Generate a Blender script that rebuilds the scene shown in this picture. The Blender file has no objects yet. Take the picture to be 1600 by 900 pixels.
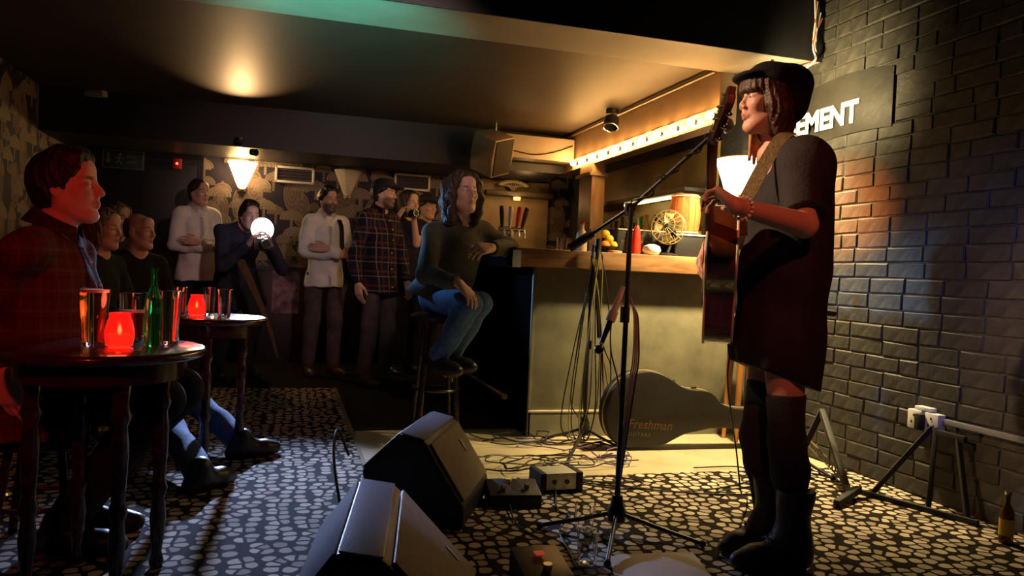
import bpy, bmesh, math, random
import numpy as np
from mathutils import Vector, Matrix

# ------------------------------------------------------------------ camera
scene = bpy.context.scene
F_PX, YAW, PITCH, ROLL, CAM_H = 1200., math.radians(16.3), math.radians(1.05), .045, .97
fw = np.array([math.sin(YAW)*math.cos(PITCH), math.cos(YAW)*math.cos(PITCH), -math.sin(PITCH)])
rt = np.array([math.cos(YAW), -math.sin(YAW), 0.])
upv = np.cross(rt, fw)
EYE = np.array([0, 0, CAM_H])
cam_data = bpy.data.cameras.new('camera')
cam = bpy.data.objects.new('camera', cam_data)
scene.collection.objects.link(cam)
cam_data.sensor_width = 36
cam_data.lens = F_PX/1600*36
cam_data.clip_start = .05
xi = rt*math.cos(ROLL) + upv*math.sin(ROLL)
yi = upv*math.cos(ROLL) - rt*math.sin(ROLL)
mw = Matrix.Identity(4)
for i in range(3):
    mw[i][0], mw[i][1], mw[i][2], mw[i][3] = xi[i], yi[i], -fw[i], EYE[i]
cam.matrix_world = mw
scene.camera = cam

def at(x, y, X=None, Y=None, Z=None, D=None):
    """survey helper: photograph point + one known room coordinate (or depth) -> world point"""
    a, b = x-800, y-450
    u = a*math.cos(ROLL)+b*math.sin(ROLL); v = -a*math.sin(ROLL)+b*math.cos(ROLL)
    d = fw+rt*u/F_PX-upv*v/F_PX
    if X is not None: t = X/d[0]
    elif Y is not None: t = Y/d[1]
    elif Z is not None: t = (Z-CAM_H)/d[2]
    else: t = D
    return EYE+d*t

# ------------------------------------------------------------------ world, view
world = bpy.data.worlds.new('world'); scene.world = world
world.use_nodes = True
world.node_tree.nodes['Background'].inputs[0].default_value = (.10, .11, .2, 1)
world.node_tree.nodes['Background'].inputs[1].default_value = .012
vs = scene.view_settings
scene.display_settings.display_device = 'sRGB'
vs.view_transform = 'Standard'; vs.look = 'None'; vs.gamma = 1; vs.use_curve_mapping = False
vs.exposure = 0.0

def lamp(kind, name, loc, aim, energy, color, size=.05, cone=60, blend=.4):
    d = bpy.data.lights.new(name, kind); d.energy = energy; d.color = color
    if kind == 'SPOT':
        d.spot_size = math.radians(cone); d.spot_blend = blend; d.shadow_soft_size = size
    elif kind == 'POINT': d.shadow_soft_size = size
    o = bpy.data.objects.new(name, d); scene.collection.objects.link(o)
    o.location = loc
    if aim is not None:
        o.rotation_euler = (Vector(aim)-Vector(loc)).to_track_quat('-Z', 'Y').to_euler()
    return o
# stage lamps, plus fill lights added for effect; most have no housing
KEY = (2.60, 3.85, 2.06)
lamp('SPOT', 'key_spot_light', KEY, (2.66, 4.08, 0), 760, (1, .74, .34), .06, 108, .75)
lamp('SPOT', 'key_side_light', (2.46, 3.57, 1.97), (2.9, 3.70, 2.02), 76, (1, .76, .36), .03, 150, .9)
FLASH = at(412, 358, D=6.0)
lamp('SPOT', 'flash_light', FLASH + np.array([.05, -.12, 0]), (.12, 2.7, .28), 950, (.42, .56, 1), .05, 40, .9)
lamp('SPOT', 'blue_rim_fill', (-1.5, 6.5, 1.92), (1.0, 4.55, 1.12), 700, (.25, .55, 1), .04, 17, .7)  # added spot, gives the man at the bar his blue rim
lamp('SPOT', 'blue_wall_fill', (1.75, .5, 1.95), (2.9, 2.72, 1.02), 110, (.18, .26, 1), .03, 30, 1.)  # added unseen light, tints the brick wall blue
lamp('SPOT', 'red_par_light', (-.62, .2, 2.0), (-.74, 2.75, .95), 62, (1, .05, .025), .06, 36, .8)
lamp('SPOT', 'red_stage_light', (.75, .2, 2.4), (1.75, 2.4, 1.02), 85, (1, .17, .08), .06, 30, 1.)
lamp('SPOT', 'front_spot_light', (-.2, 3.1, 2.35), (1.55, 2.42, 1.32), 330, (1, .58, .34), .04, 30, .8)
lamp('SPOT', 'teal_par_light', (-.25, 2.7, 1.5), (.15, 4.0, 2.27), 300, (.10, .75, .62), .05, 50, 1.)
lamp('SPOT', 'ceiling_uplight', (-.43, 6.82, 1.98), (-.40, 6.2, 2.30), 45, (1, .58, .24), .03, 66, 1.)
lamp('SPOT', 'amber_wall_fill', (-.30, 6.86, 1.90), (2.9, 3.62, 1.42), 2400, (1, .24, .04), .02, 9, .9)  # added spot, throws the orange patch on the brick wall
lamp('SPOT', 'audience_fill_light', (.7, 2.2, 2.2), (.15, 7.0, 1.30), 130, (1, .58, .52), .06, 40, .9)  # added fill on the audience in place of stage spill and bounce

# ------------------------------------------------------------------ materials
MATS = {}
def mat(name, col, rough=.6, metal=0., var=0., vscale=8., bump=0., bscale=40., spec=.5, trans=0., emit=None, estr=0., coat=0., alpha=1., ior=1.45, attr=None):
    if name in MATS: return MATS[name]
    m = bpy.data.materials.new(name); m.use_nodes = True
    nt = m.node_tree; b = nt.nodes['Principled BSDF']; L = nt.links.new
    b.inputs['Base Color'].default_value = (*col, 1)
    b.inputs['Roughness'].default_value = rough; b.inputs['Metallic'].default_value = metal
    b.inputs['Specular IOR Level'].default_value = spec; b.inputs['IOR'].default_value = ior
    b.inputs['Transmission Weight'].default_value = trans; b.inputs['Coat Weight'].default_value = coat
    b.inputs['Alpha'].default_value = alpha
    tc = nt.nodes.new('ShaderNodeTexCoord')
    if attr:
        a = nt.nodes.new('ShaderNodeAttribute'); a.attribute_name = attr
        L(a.outputs['Color'], b.inputs['Base Color'])
    elif var:
        n = nt.nodes.new('ShaderNodeTexNoise'); n.inputs['Scale'].default_value = vscale; n.inputs['Detail'].default_value = 6
        L(tc.outputs['Object'], n.inputs['Vector'])
        r = nt.nodes.new('ShaderNodeValToRGB')
        r.color_ramp.elements[0].position = .3; r.color_ramp.elements[1].position = .7
        r.color_ramp.elements[0].color = (*[max(0, c*(1-var)) for c in col], 1)
        r.color_ramp.elements[1].color = (*[min(1, c*(1+var)) for c in col], 1)
        L(n.outputs['Fac'], r.inputs['Fac']); L(r.outputs['Color'], b.inputs['Base Color'])
    if bump:
        n2 = nt.nodes.new('ShaderNodeTexNoise'); n2.inputs['Scale'].default_value = bscale; n2.inputs['Detail'].default_value = 5
        L(tc.outputs['Object'], n2.inputs['Vector'])
        bp = nt.nodes.new('ShaderNodeBump'); bp.inputs['Strength'].default_value = bump; bp.inputs['Distance'].default_value = .01
        L(n2.outputs['Fac'], bp.inputs['Height']); L(bp.outputs['Normal'], b.inputs['Normal'])
    if emit:
        b.inputs['Emission Color'].default_value = (*emit, 1); b.inputs['Emission Strength'].default_value = estr
    MATS[name] = m
    return m
def nodes_of(m): return m.node_tree.nodes, m.node_tree.links.new, m.node_tree.nodes['Principled BSDF']

def carpet_mat():
    m = mat('leopard_carpet', (.5, .4, .3), .95, spec=.15)
    N, L, b = nodes_of(m)
    tc = N.new('ShaderNodeTexCoord'); mp = N.new('ShaderNodeMapping'); L(tc.outputs['Object'], mp.inputs['Vector'])
    mp.inputs['Scale'].default_value = (17.5, 17.5, 1)
    nz = N.new('ShaderNodeTexNoise'); nz.inputs['Scale'].default_value = 16; nz.inputs['Detail'].default_value = 2
    L(tc.outputs['Object'], nz.inputs['Vector'])
    mx = N.new('ShaderNodeMixRGB'); mx.blend_type = 'ADD'; mx.inputs['Fac'].default_value = .32
    L(mp.outputs['Vector'], mx.inputs['Color1']); L(nz.outputs['Color'], mx.inputs['Color2'])
    v = N.new('ShaderNodeTexVoronoi'); v.voronoi_dimensions = '2D'; v.feature = 'DISTANCE_TO_EDGE'; v.inputs['Scale'].default_value = 1; v.inputs['Randomness'].default_value = .72
    L(mx.outputs['Color'], v.inputs['Vector'])
    v2 = N.new('ShaderNodeTexVoronoi'); v2.voronoi_dimensions = '2D'; v2.inputs['Scale'].default_value = 1; v2.inputs['Randomness'].default_value = .72
    L(mx.outputs['Color'], v2.inputs['Vector'])
    e1 = N.new('ShaderNodeMapRange'); e1.interpolation_type = 'SMOOTHSTEP'; e1.inputs['From Min'].default_value = .06; e1.inputs['From Max'].default_value = .15; L(v.outputs['Distance'], e1.inputs['Value'])
    e2 = N.new('ShaderNodeMapRange'); e2.interpolation_type = 'SMOOTHSTEP'; e2.inputs['From Min'].default_value = .47; e2.inputs['From Max'].default_value = .37; L(v2.outputs['Distance'], e2.inputs['Value'])
    ml = N.new('ShaderNodeMath'); ml.operation = 'MULTIPLY'; L(e1.outputs[0], ml.inputs[0]); L(e2.outputs[0], ml.inputs[1])
    r = N.new('ShaderNodeValToRGB'); e = r.color_ramp.elements
    e[0].position = .35; e[0].color = (.012, .008, .006, 1); e[1].position = .6; e[1].color = (.50, .41, .30, 1)
    L(ml.outputs[0], r.inputs['Fac'])
    hs = N.new('ShaderNodeHueSaturation'); hs.inputs['Saturation'].default_value = .9
    sp = N.new('ShaderNodeSeparateColor'); L(v2.outputs['Color'], sp.inputs['Color'])
    mr = N.new('ShaderNodeMapRange'); mr.inputs['To Min'].default_value = .6; mr.inputs['To Max'].default_value = 1.15
    L(sp.outputs[0], mr.inputs['Value']); L(mr.outputs['Result'], hs.inputs['Value']); L(r.outputs['Color'], hs.inputs['Color'])
    L(hs.outputs['Color'], b.inputs['Base Color'])
    n2 = N.new('ShaderNodeTexNoise'); n2.inputs['Scale'].default_value = 260; L(tc.outputs['Object'], n2.inputs['Vector'])
    bp = N.new('ShaderNodeBump'); bp.inputs['Strength'].default_value = .35; bp.inputs['Distance'].default_value = .004
    L(n2.outputs['Fac'], bp.inputs['Height']); L(bp.outputs['Normal'], b.inputs['Normal'])
    return m
def plaid_mat(name, base, s1, s2, scale=26.):
    m = mat(name, base, .9, spec=.2)
    N, L, b = nodes_of(m)
    tc = N.new('ShaderNodeTexCoord'); sx = N.new('ShaderNodeSeparateXYZ'); L(tc.outputs['Object'], sx.inputs['Vector'])
    ad = N.new('ShaderNodeMath'); ad.operation = 'ADD'; L(sx.outputs['X'], ad.inputs[0]); L(sx.outputs['Y'], ad.inputs[1])
    last = None
    for src, wid, col, off in ((sx.outputs['Z'], .16, s1, 0), (ad.outputs[0], .14, s1, .2), (sx.outputs['Z'], .07, s2, .3), (ad.outputs[0], .07, s2, .55)):
        mu = N.new('ShaderNodeMath'); mu.operation = 'MULTIPLY_ADD'; mu.inputs[1].default_value = scale/2.2; mu.inputs[2].default_value = off; L(src, mu.inputs[0])
        fr = N.new('ShaderNodeMath'); fr.operation = 'FRACT'; L(mu.outputs[0], fr.inputs[0])
        lt = N.new('ShaderNodeMath'); lt.operation = 'LESS_THAN'; lt.inputs[1].default_value = wid; L(fr.outputs[0], lt.inputs[0])
        ml = N.new('ShaderNodeMath'); ml.operation = 'MULTIPLY'; ml.inputs[1].default_value = .75; L(lt.outputs[0], ml.inputs[0])
        mx = N.new('ShaderNodeMixRGB'); L(ml.outputs[0], mx.inputs['Fac']); mx.inputs['Color2'].default_value = (*col, 1)
        if last is None: mx.inputs['Color1'].default_value = (*base, 1)
        else: L(last, mx.inputs['Color1'])
        last = mx.outputs['Color']
    L(last, b.inputs['Base Color'])
    return m
def wood_mat(name, c0, c1, rough=.45, scale=(3, 3, 30), coat=0.):
    m = mat(name, c0, rough, coat=coat)
    N, L, b = nodes_of(m)
    tc = N.new('ShaderNodeTexCoord'); mp = N.new('ShaderNodeMapping'); mp.inputs['Scale'].default_value = scale; L(tc.outputs['Object'], mp.inputs['Vector'])
    n = N.new('ShaderNodeTexNoise'); n.inputs['Scale'].default_value = 2; n.inputs['Detail'].default_value = 8; n.inputs['Distortion'].default_value = .6
    L(mp.outputs['Vector'], n.inputs['Vector'])
    r = N.new('ShaderNodeValToRGB'); r.color_ramp.elements[0].position = .35; r.color_ramp.elements[1].position = .65
    r.color_ramp.elements[0].color = (*c0, 1); r.color_ramp.elements[1].color = (*c1, 1)
    L(n.outputs['Fac'], r.inputs['Fac']); L(r.outputs['Color'], b.inputs['Base Color'])
    return m
def wallpaper_mat():
    """dark paper printed with big pale toadstool / feather motifs"""
    m = mat('motif_wallpaper', (.02, .018, .03), .7)
    N, L, b = nodes_of(m)
    tc = N.new('ShaderNodeTexCoord'); sx = N.new('ShaderNodeSeparateXYZ'); L(tc.outputs['Object'], sx.inputs['Vector'])
    ad = N.new('ShaderNodeMath'); ad.operation = 'ADD'; L(sx.outputs['X'], ad.inputs[0]); L(sx.outputs['Y'], ad.inputs[1])
    last = None
    def M(op, a, bb=None):
        n = N.new('ShaderNodeMath'); n.operation = op
        for i, v in enumerate((a, bb)):
            if v is None: continue
            if isinstance(v, (int, float)): n.inputs[i].default_value = v
            else: L(v, n.inputs[i])
        return n.outputs[0]
    for off, sc, kx, kz, col, lo in ((0., 3.3, 1., 1.35, (.27, .22, .155), -.02), (4.3, 3.0, 1.5, .72, (.17, .125, .09), -9), (9.1, 4.3, 1., 1., (.21, .155, .115), .0)):
        cb = N.new('ShaderNodeCombineXYZ'); L(M('MULTIPLY', ad.outputs[0], kx), cb.inputs[0]); L(M('MULTIPLY_ADD', sx.outputs['Z'], kz), cb.inputs[1]); cb.inputs[2].default_value = 0
        cb.inputs[1].links[0].from_node.inputs[2].default_value = off
        v = N.new('ShaderNodeTexVoronoi'); v.voronoi_dimensions = '2D'; v.inputs['Scale'].default_value = sc; v.inputs['Randomness'].default_value = .75
        L(cb.outputs[0], v.inputs['Vector'])
        ps = N.new('ShaderNodeSeparateXYZ'); L(v.outputs['Position'], ps.inputs['Vector'])
        dz = M('SUBTRACT', M('MULTIPLY_ADD', sx.outputs['Z'], kz), ps.outputs['Y'])
        dz.node.inputs[0].links[0].from_node.inputs[2].default_value = off
        ins = M('LESS_THAN', v.outputs['Distance'], .36); top = M('GREATER_THAN', dz, lo)
        stem = M('MULTIPLY', M('LESS_THAN', M('ABSOLUTE', M('SUBTRACT', M('MULTIPLY', ad.outputs[0], kx), ps.outputs['X'])), .012), M('LESS_THAN', v.outputs['Distance'], .42))
        fac = M('MAXIMUM', M('MULTIPLY', ins, top), stem)
        gill = M('SINE', M('MULTIPLY', v.outputs['Distance'], 60)); gl = M('MULTIPLY_ADD', gill, .22); gl.node.inputs[2].default_value = .70
        f2 = M('MULTIPLY', fac, gl)
        mx = N.new('ShaderNodeMixRGB'); L(f2, mx.inputs['Fac']); mx.inputs['Color2'].default_value = (*col, 1)
        if last is None: mx.inputs['Color1'].default_value = (.016, .013, .028, 1)
        else: L(last, mx.inputs['Color1'])
        last = mx.outputs['Color']
    L(last, b.inputs['Base Color'])
    return m
def glass_mat(name, col=(1, 1, 1), rough=.02, ior=1.45):
    m = mat(name, col, rough, trans=1., ior=ior)
    return m

M_BLACK = mat('black_paint', (.008, .008, .010), .5, bump=.1, bscale=60)
M_BLKMETAL = mat('black_metal', (.012, .012, .013), .35, metal=.0, spec=.6)
M_CHROME = mat('chrome', (.75, .75, .75), .18, metal=1)
M_RUBBER = mat('black_rubber', (.01, .01, .01), .7)
M_CABLE = mat('black_cable', (.012, .012, .012), .5)
M_WHITE = mat('white_plastic', (.75, .75, .75), .4)

# ------------------------------------------------------------------ mesh helpers
COL = scene.collection
def V3(p): return np.asarray(p, float)
def unit(v): v = V3(v); return v/np.linalg.norm(v)
def frame_from(axis, hint=(0, 0, 1)):
    a = unit(axis); h = V3(hint)
    if abs(a @ unit(h)) > .98: h = np.array([1., 0, 0])
    x = unit(np.cross(h, a)); y = np.cross(a, x)
    return x, y, a
def rotz(a):
    c, s = math.cos(a), math.sin(a)
    return np.array([[c, -s, 0], [s, c, 0], [0, 0, 1.]])
def wloc(o):
    p = np.zeros(3)
    while o is not None:
        p += np.array(o.location); o = o.parent
    return p
def tag(o, label=None, cat=None, group=None, kind=None):
    if label: o['label'] = label
    if cat: o['category'] = cat
    if group: o['group'] = group
    if kind: o['kind'] = kind
    return o
def thing(name, label, cat, loc=(0, 0, 0), group=None):
    o = bpy.data.objects.new(name, None); COL.objects.link(o); o.location = tuple(float(c) for c in loc)
    o.empty_display_size = .05
    return tag(o, label, cat, group)
def link_mesh(name, me, m, parent, verts):
    o = bpy.data.objects.new(name, me); COL.objects.link(o)
    if m is not None: me.materials.append(m)
    return o
class MB:
    def __init__(s): s.v = []; s.f = []
    def add(s, vs_, fs):
        n = len(s.v); s.v += [tuple(map(float, p)) for p in vs_]; s.f += [tuple(n+i for i in q) for q in fs]; return s
    def box(s, c, size, R=None):
        c = V3(c); h = V3(size)/2; R = np.eye(3) if R is None else R
        vs_ = [c+R@(h*np.array([i, j, k])) for k in (-1, 1) for j in (-1, 1) for i in (-1, 1)]
        return s.add(vs_, [(0, 2, 3, 1), (4, 5, 7, 6), (0, 1, 5, 4), (2, 6, 7, 3), (0, 4, 6, 2), (1, 3, 7, 5)])
    def bar(s, a, b, w, h, hint=(0, 0, 1)):
        a, b = V3(a), V3(b); x, y, z = frame_from(b-a, hint)
        return s.box((a+b)/2, (w, h, np.linalg.norm(b-a)), np.stack([x, y, z], 1))
    def cyl(s, a, b, r0, r1=None, n=16, caps=True):
        r1 = r0 if r1 is None else r1
        a, b = V3(a), V3(b); x, y, z = frame_from(b-a)
        vs_ = []
        for c, r in ((a, r0), (b, r1)):
            for i in range(n):
                t = 2*math.pi*i/n; vs_.append(c+r*(x*math.cos(t)+y*math.sin(t)))
        fs = [(i, (i+1) % n, n+(i+1) % n, n+i) for i in range(n)]
        if caps: fs += [tuple(range(n-1, -1, -1)), tuple(range(n, 2*n))]
        return s.add(vs_, fs)
    def lathe(s, base, prof, n=24, axis=(0, 0, 1), close=True):
        base = V3(base); x, y, z = frame_from(axis); vs_ = []; k = len(prof)
        for r, h in prof:
            for i in range(n):
                t = 2*math.pi*i/n; vs_.append(base+z*h+max(r, 1e-5)*(x*math.cos(t)+y*math.sin(t)))
        fs = [(j*n+i, j*n+(i+1) % n, (j+1)*n+(i+1) % n, (j+1)*n+i) for j in range(k-1) for i in range(n)]
        if close: fs += [tuple(range(n-1, -1, -1)), tuple(range((k-1)*n, k*n))]
        return s.add(vs_, fs)
    def tube(s, path, r, n=8, caps=True):
        P = [V3(p) for p in path]; k = len(P); rr = r if hasattr(r, '__len__') else [r]*k
        T = [unit(P[min(i+1, k-1)]-P[max(i-1, 0)]) for i in range(k)]
        x, y, _ = frame_from(T[0]); vs_ = []
        for i in range(k):
            x = x-T[i]*(x@T[i]); x = unit(x); y = np.cross(T[i], x)
            for j in range(n):
                t = 2*math.pi*j/n; vs_.append(P[i]+rr[i]*(x*math.cos(t)+y*math.sin(t)))
        fs = [(i*n+j, i*n+(j+1) % n, (i+1)*n+(j+1) % n, (i+1)*n+j) for i in range(k-1) for j in range(n)]
        if caps: fs += [tuple(range(n-1, -1, -1)), tuple(range((k-1)*n, k*n))]
        return s.add(vs_, fs)
    def ring(s, c, R, r, axis=(0, 0, 1), n=32, m=8, sx=1., sy=1.):
        x, y, z = frame_from(axis); c = V3(c); vs_ = []
        for i in range(n):
            t = 2*math.pi*i/n; d = x*math.cos(t)*sx+y*math.sin(t)*sy
            for j in range(m):
                q = 2*math.pi*j/m; vs_.append(c+d*(R+r*math.cos(q))+z*r*math.sin(q))
        return s.add(vs_, [(i*m+j, ((i+1) % n)*m+j, ((i+1) % n)*m+(j+1) % m, i*m+(j+1) % m) for i in range(n) for j in range(m)])
    def ball(s, c, r, n=14, m=9, R=None):
        c = V3(c); r = V3([r]*3 if not hasattr(r, '__len__') else r); R = np.eye(3) if R is None else R
        vs_ = []
        for j in range(1, m):
            ph = math.pi*j/m
            for i in range(n):
                t = 2*math.pi*i/n; vs_.append(c+R@(r*np.array([math.sin(ph)*math.cos(t), math.sin(ph)*math.sin(t), math.cos(ph)])))
        vs_ += [c+R@(r*np.array([0, 0, 1.])), c-R@(r*np.array([0, 0, 1.]))]
        fs = [(j*n+i, (j+1)*n+i, (j+1)*n+(i+1) % n, j*n+(i+1) % n) for j in range(m-2) for i in range(n)]
        t, b = len(vs_)-2, len(vs_)-1
        fs += [(t, i, (i+1) % n) for i in range(n)] + [(b, (m-2)*n+(i+1) % n, (m-2)*n+i) for i in range(n)]
        return s.add(vs_, fs)
    def prism(s, poly, o, ex, ey, ez, h0, h1):
        """poly in (ex, ey) about o, extruded along ez from h0 to h1"""
        o, ex, ey, ez = map(V3, (o, ex, ey, ez)); n = len(poly)
        vs_ = [o+ex*p[0]+ey*p[1]+ez*h for h in (h0, h1) for p in poly]
        return s.add(vs_, [(i, (i+1) % n, n+(i+1) % n, n+i) for i in range(n)]+[tuple(range(n-1, -1, -1)), tuple(range(n, 2*n))])
    def grid(s, fn, nu, nv):
        vs_ = [fn(i/nu, j/nv) for j in range(nv+1) for i in range(nu+1)]
        return s.add(vs_, [(j*(nu+1)+i, j*(nu+1)+i+1, (j+1)*(nu+1)+i+1, (j+1)*(nu+1)+i) for j in range(nv) for i in range(nu)])
    def build(s, name, m, parent=None, smooth=False, bevel=0., segs=2, solid=0., ang=.6, subdiv=0):
        P = np.array(s.v)
        loc = wloc(parent) if parent is not None else np.array([(P[:, 0].min()+P[:, 0].max())/2, (P[:, 1].min()+P[:, 1].max())/2, P[:, 2].min()])
        bm = bmesh.new()
        vv = [bm.verts.new(tuple(p-loc)) for p in P]
        for q in s.f:
            try: bm.faces.new([vv[i] for i in q])
            except ValueError: pass
        if solid:
            bmesh.ops.solidify(bm, geom=bm.faces[:], thickness=solid)
        bmesh.ops.recalc_face_normals(bm, faces=bm.faces[:])
        if bevel:
            es = [e for e in bm.edges if len(e.link_faces) == 2 and e.calc_face_angle(0) > ang]
            bmesh.ops.bevel(bm, geom=es, offset=bevel, segments=segs, profile=.6, affect='EDGES', clamp_overlap=True)
        me = bpy.data.meshes.new(name); bm.to_mesh(me); bm.free()
        if smooth or bevel:
            for p in me.polygons: p.use_smooth = True
            if not subdiv: me.set_sharp_from_angle(angle=math.radians(35 if bevel else 50))
        if m is not None: me.materials.append(m)
        o = bpy.data.objects.new(name, me); COL.objects.link(o)
        if parent is not None: o.parent = parent
        else: o.location = tuple(loc)
        if subdiv:
            md = o.modifiers.new('s', 'SUBSURF'); md.levels = md.render_levels = subdiv
        return o
def spline(pts, n=10):
    P = [V3(p) for p in pts]; P = [2*P[0]-P[1]]+P+[2*P[-1]-P[-2]]; out = []
    for i in range(1, len(P)-2):
        for k in range(n):
            t = k/n; a, b, c, d = P[i-1], P[i], P[i+1], P[i+2]
            out.append(.5*((2*b)+(-a+c)*t+(2*a-5*b+4*c-d)*t*t+(-a+3*b-3*c+d)*t**3))
    out.append(P[-2]); return out
def text_mesh(txt, size, offset=0., extrude=.001, spacing=1.):
    cu = bpy.data.curves.new('lettering', 'FONT'); cu.body = txt; cu.size = size; cu.offset = offset; cu.extrude = extrude
    cu.align_x = 'LEFT'; cu.space_character = spacing; cu.resolution_u = 3
    o = bpy.data.objects.new('tmp', cu); COL.objects.link(o)
    dg = bpy.context.evaluated_depsgraph_get(); dg.update()
    me = bpy.data.meshes.new_from_object(o.evaluated_get(dg))
    bpy.data.objects.remove(o)
    return me
def place_text(name, me, m, o, ex, ey, parent, sx=1., sy=1.):
    ex, ey = V3(ex), V3(ey); ez = np.cross(unit(ex), unit(ey)); o = V3(o)-(wloc(parent) if parent is not None else 0)
    for v in me.vertices:
        c = v.co; v.co = tuple(o+ex*c.x*sx+ey*c.y*sy+ez*c.z)
    me.materials.clear(); me.materials.append(m)
    ob = bpy.data.objects.new(name, me); COL.objects.link(ob); ob.parent = parent
    return ob
# ------------------------------------------------------------------ organic shapes: distance fields meshed by surface nets
class Sdf:
    def __init__(s): s.p = []; s.disp = None; s.post = []
    def cone(s, a, b, ra, rb=None, k=.02, flat=None, cuts=(), op=0):
        s.p.append(('c', V3(a), V3(b), ra, ra if rb is None else rb, k, flat, cuts, op)); return s
    def ell(s, c, axes, rad, k=.02, cuts=(), op=0):
        s.p.append(('e', V3(c), np.array(axes, float), V3(rad), None, k, None, cuts, op)); return s
    def bounds(s):
        lo, hi = [], []
        for q in s.p:
            if q[8]: continue
            if q[0] == 'c':
                r = max(q[3], q[4]); r = r*max(1, q[6][1] if q[6] else 1); lo.append(np.minimum(q[1], q[2])-r); hi.append(np.maximum(q[1], q[2])+r)
            else:
                e = np.sqrt(((q[2].T*q[3])**2).sum(1)); lo.append(q[1]-e); hi.append(q[1]+e)
        return np.min(lo, 0), np.max(hi, 0)
    def eval(s, P, pad):
        d = np.full(len(P), 1., np.float32)
        for q in s.p:
            if q[0] == 'c':
                _, a, b, ra, rb, k, flat, cuts, op = q
                r = max(ra, rb)*max(1, flat[1] if flat else 1)+pad
                lo, hi = np.minimum(a, b)-r, np.maximum(a, b)+r
            else:
                _, c, ax, rad, _, k, flat, cuts, op = q
                e = np.sqrt(((ax.T*rad)**2).sum(1))+pad; lo, hi = c-e, c+e
            m = np.nonzero(((P > lo) & (P < hi)).all(1))[0]
            if not len(m): continue
            X = P[m]
            if q[0] == 'c':
                ba = (b-a).astype(np.float32); l2 = float(ba@ba)+1e-12
                pa = X-a.astype(np.float32); t = np.clip(pa@ba/l2, 0, 1); w = pa-t[:, None]*ba
                if flat is not None:
                    n = unit(flat[0]).astype(np.float32); wn = w@n; w = w+np.outer(wn*(1/flat[1]-1), n)
                di = np.sqrt((w*w).sum(1))-(ra+(rb-ra)*t)
            else:
                y = (X-c.astype(np.float32))@ax.T.astype(np.float32); r32 = rad.astype(np.float32)
                k0 = np.sqrt(((y/r32)**2).sum(1)); k1 = np.sqrt(((y/(r32*r32))**2).sum(1))+1e-6
                di = k0*(k0-1)/k1
            for pt, n in cuts:      # keep the side the normal points to
                di = np.maximum(di, -((X-V3(pt).astype(np.float32))@unit(n).astype(np.float32)))
            dm = d[m]
            if op == 0:
                h = np.clip(.5+.5*(dm-di)/k, 0, 1); d[m] = dm+(di-dm)*h-k*h*(1-h)
            else:
                h = np.clip(.5-.5*(dm+di)/k, 0, 1); d[m] = dm+(-di-dm)*h+k*h*(1-h)
        if s.disp is not None: d = d+s.disp(P)
        for pt, n in s.post:
            d = np.maximum(d, -((P-V3(pt).astype(np.float32))@unit(n).astype(np.float32)))
        return d
    def mesh(s, h):
        lo, hi = s.bounds(); lo = lo-3*h-.02; hi = hi+3*h+.02
        B = 8; nb = np.ceil((hi-lo)/(h*B)).astype(int)+1; N = nb*B
        pad = .03+B*h
        ci = np.stack(np.meshgrid(*[np.arange(n) for n in nb], indexing='ij'), -1).reshape(-1, 3)
        cc = (lo+(ci*B+(B-1)/2)*h).astype(np.float32)
        dc = s.eval(cc, pad)
        act = np.abs(dc) < B*h*.87*1.5+.012
        Fd = np.repeat(np.repeat(np.repeat(np.where(dc > 0, 1., -1.).astype(np.float32).reshape(nb), B, 0), B, 1), B, 2)
        off = np.stack(np.meshgrid(*[np.arange(B)]*3, indexing='ij'), -1).reshape(-1, 3)
        ai = ci[act]*B
        for c0 in range(0, len(ai), 3000):
            idx = (ai[c0:c0+3000, None, :]+off[None]).reshape(-1, 3)
            Fd[idx[:, 0], idx[:, 1], idx[:, 2]] = s.eval((lo+idx*h).astype(np.float32), pad)
        ins = Fd < 0
        c8 = [ins[i:N[0]-1+i, j:N[1]-1+j, k:N[2]-1+k] for i in (0, 1) for j in (0, 1) for k in (0, 1)]
        anyi = c8[0].copy(); alli = c8[0].copy()
        for c in c8[1:]: anyi |= c; alli &= c
        cells = np.argwhere(anyi & ~alli)
        acc = np.zeros((len(cells), 3)); cnt = np.zeros(len(cells))
        for i, j, k in [(i, j, k) for i in (0, 1) for j in (0, 1) for k in (0, 1)]:
            for ax in range(3):
                o1 = [i, j, k]
                if o1[ax]: continue
                o2 = o1.copy(); o2[ax] = 1
                A = Fd[cells[:, 0]+o1[0], cells[:, 1]+o1[1], cells[:, 2]+o1[2]]; Bv = Fd[cells[:, 0]+o2[0], cells[:, 1]+o2[1], cells[:, 2]+o2[2]]
                x = (A < 0) != (Bv < 0); t = np.where(x, A/(A-Bv+1e-12), 0)
                p = np.array(o1, float)[None].repeat(len(cells), 0); p[:, ax] = t
                acc += p*x[:, None]; cnt += x
        verts = lo+(cells+acc/cnt[:, None])*h
        vid = np.full(tuple(N), -1, np.int64); vid[cells[:, 0], cells[:, 1], cells[:, 2]] = np.arange(len(cells))
        quads = []
        for ax in range(3):
            u, v = (ax+1) % 3, (ax+2) % 3
            sl1 = [slice(1, None)]*3; sl1[ax] = slice(0, -1)
            sl2 = [slice(1, None)]*3; sl2[ax] = slice(1, None)
            a, b = ins[tuple(sl1)], ins[tuple(sl2)]
            e = np.argwhere(a != b); off_ = np.ones(3, int); off_[ax] = 0; e0 = e+off_
            fl = a[e[:, 0], e[:, 1], e[:, 2]]
            du = np.zeros(3, int); du[u] = 1; dv = np.zeros(3, int); dv[v] = 1
            q = [e0-du-dv, e0-dv, e0, e0-du]
            Q = np.stack([vid[p[:, 0], p[:, 1], p[:, 2]] for p in q], 1)
            Q[~fl] = Q[~fl][:, ::-1]; quads.append(Q)
        Q = np.concatenate(quads); Q = Q[(Q >= 0).all(1)]
        return verts, Q
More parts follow.
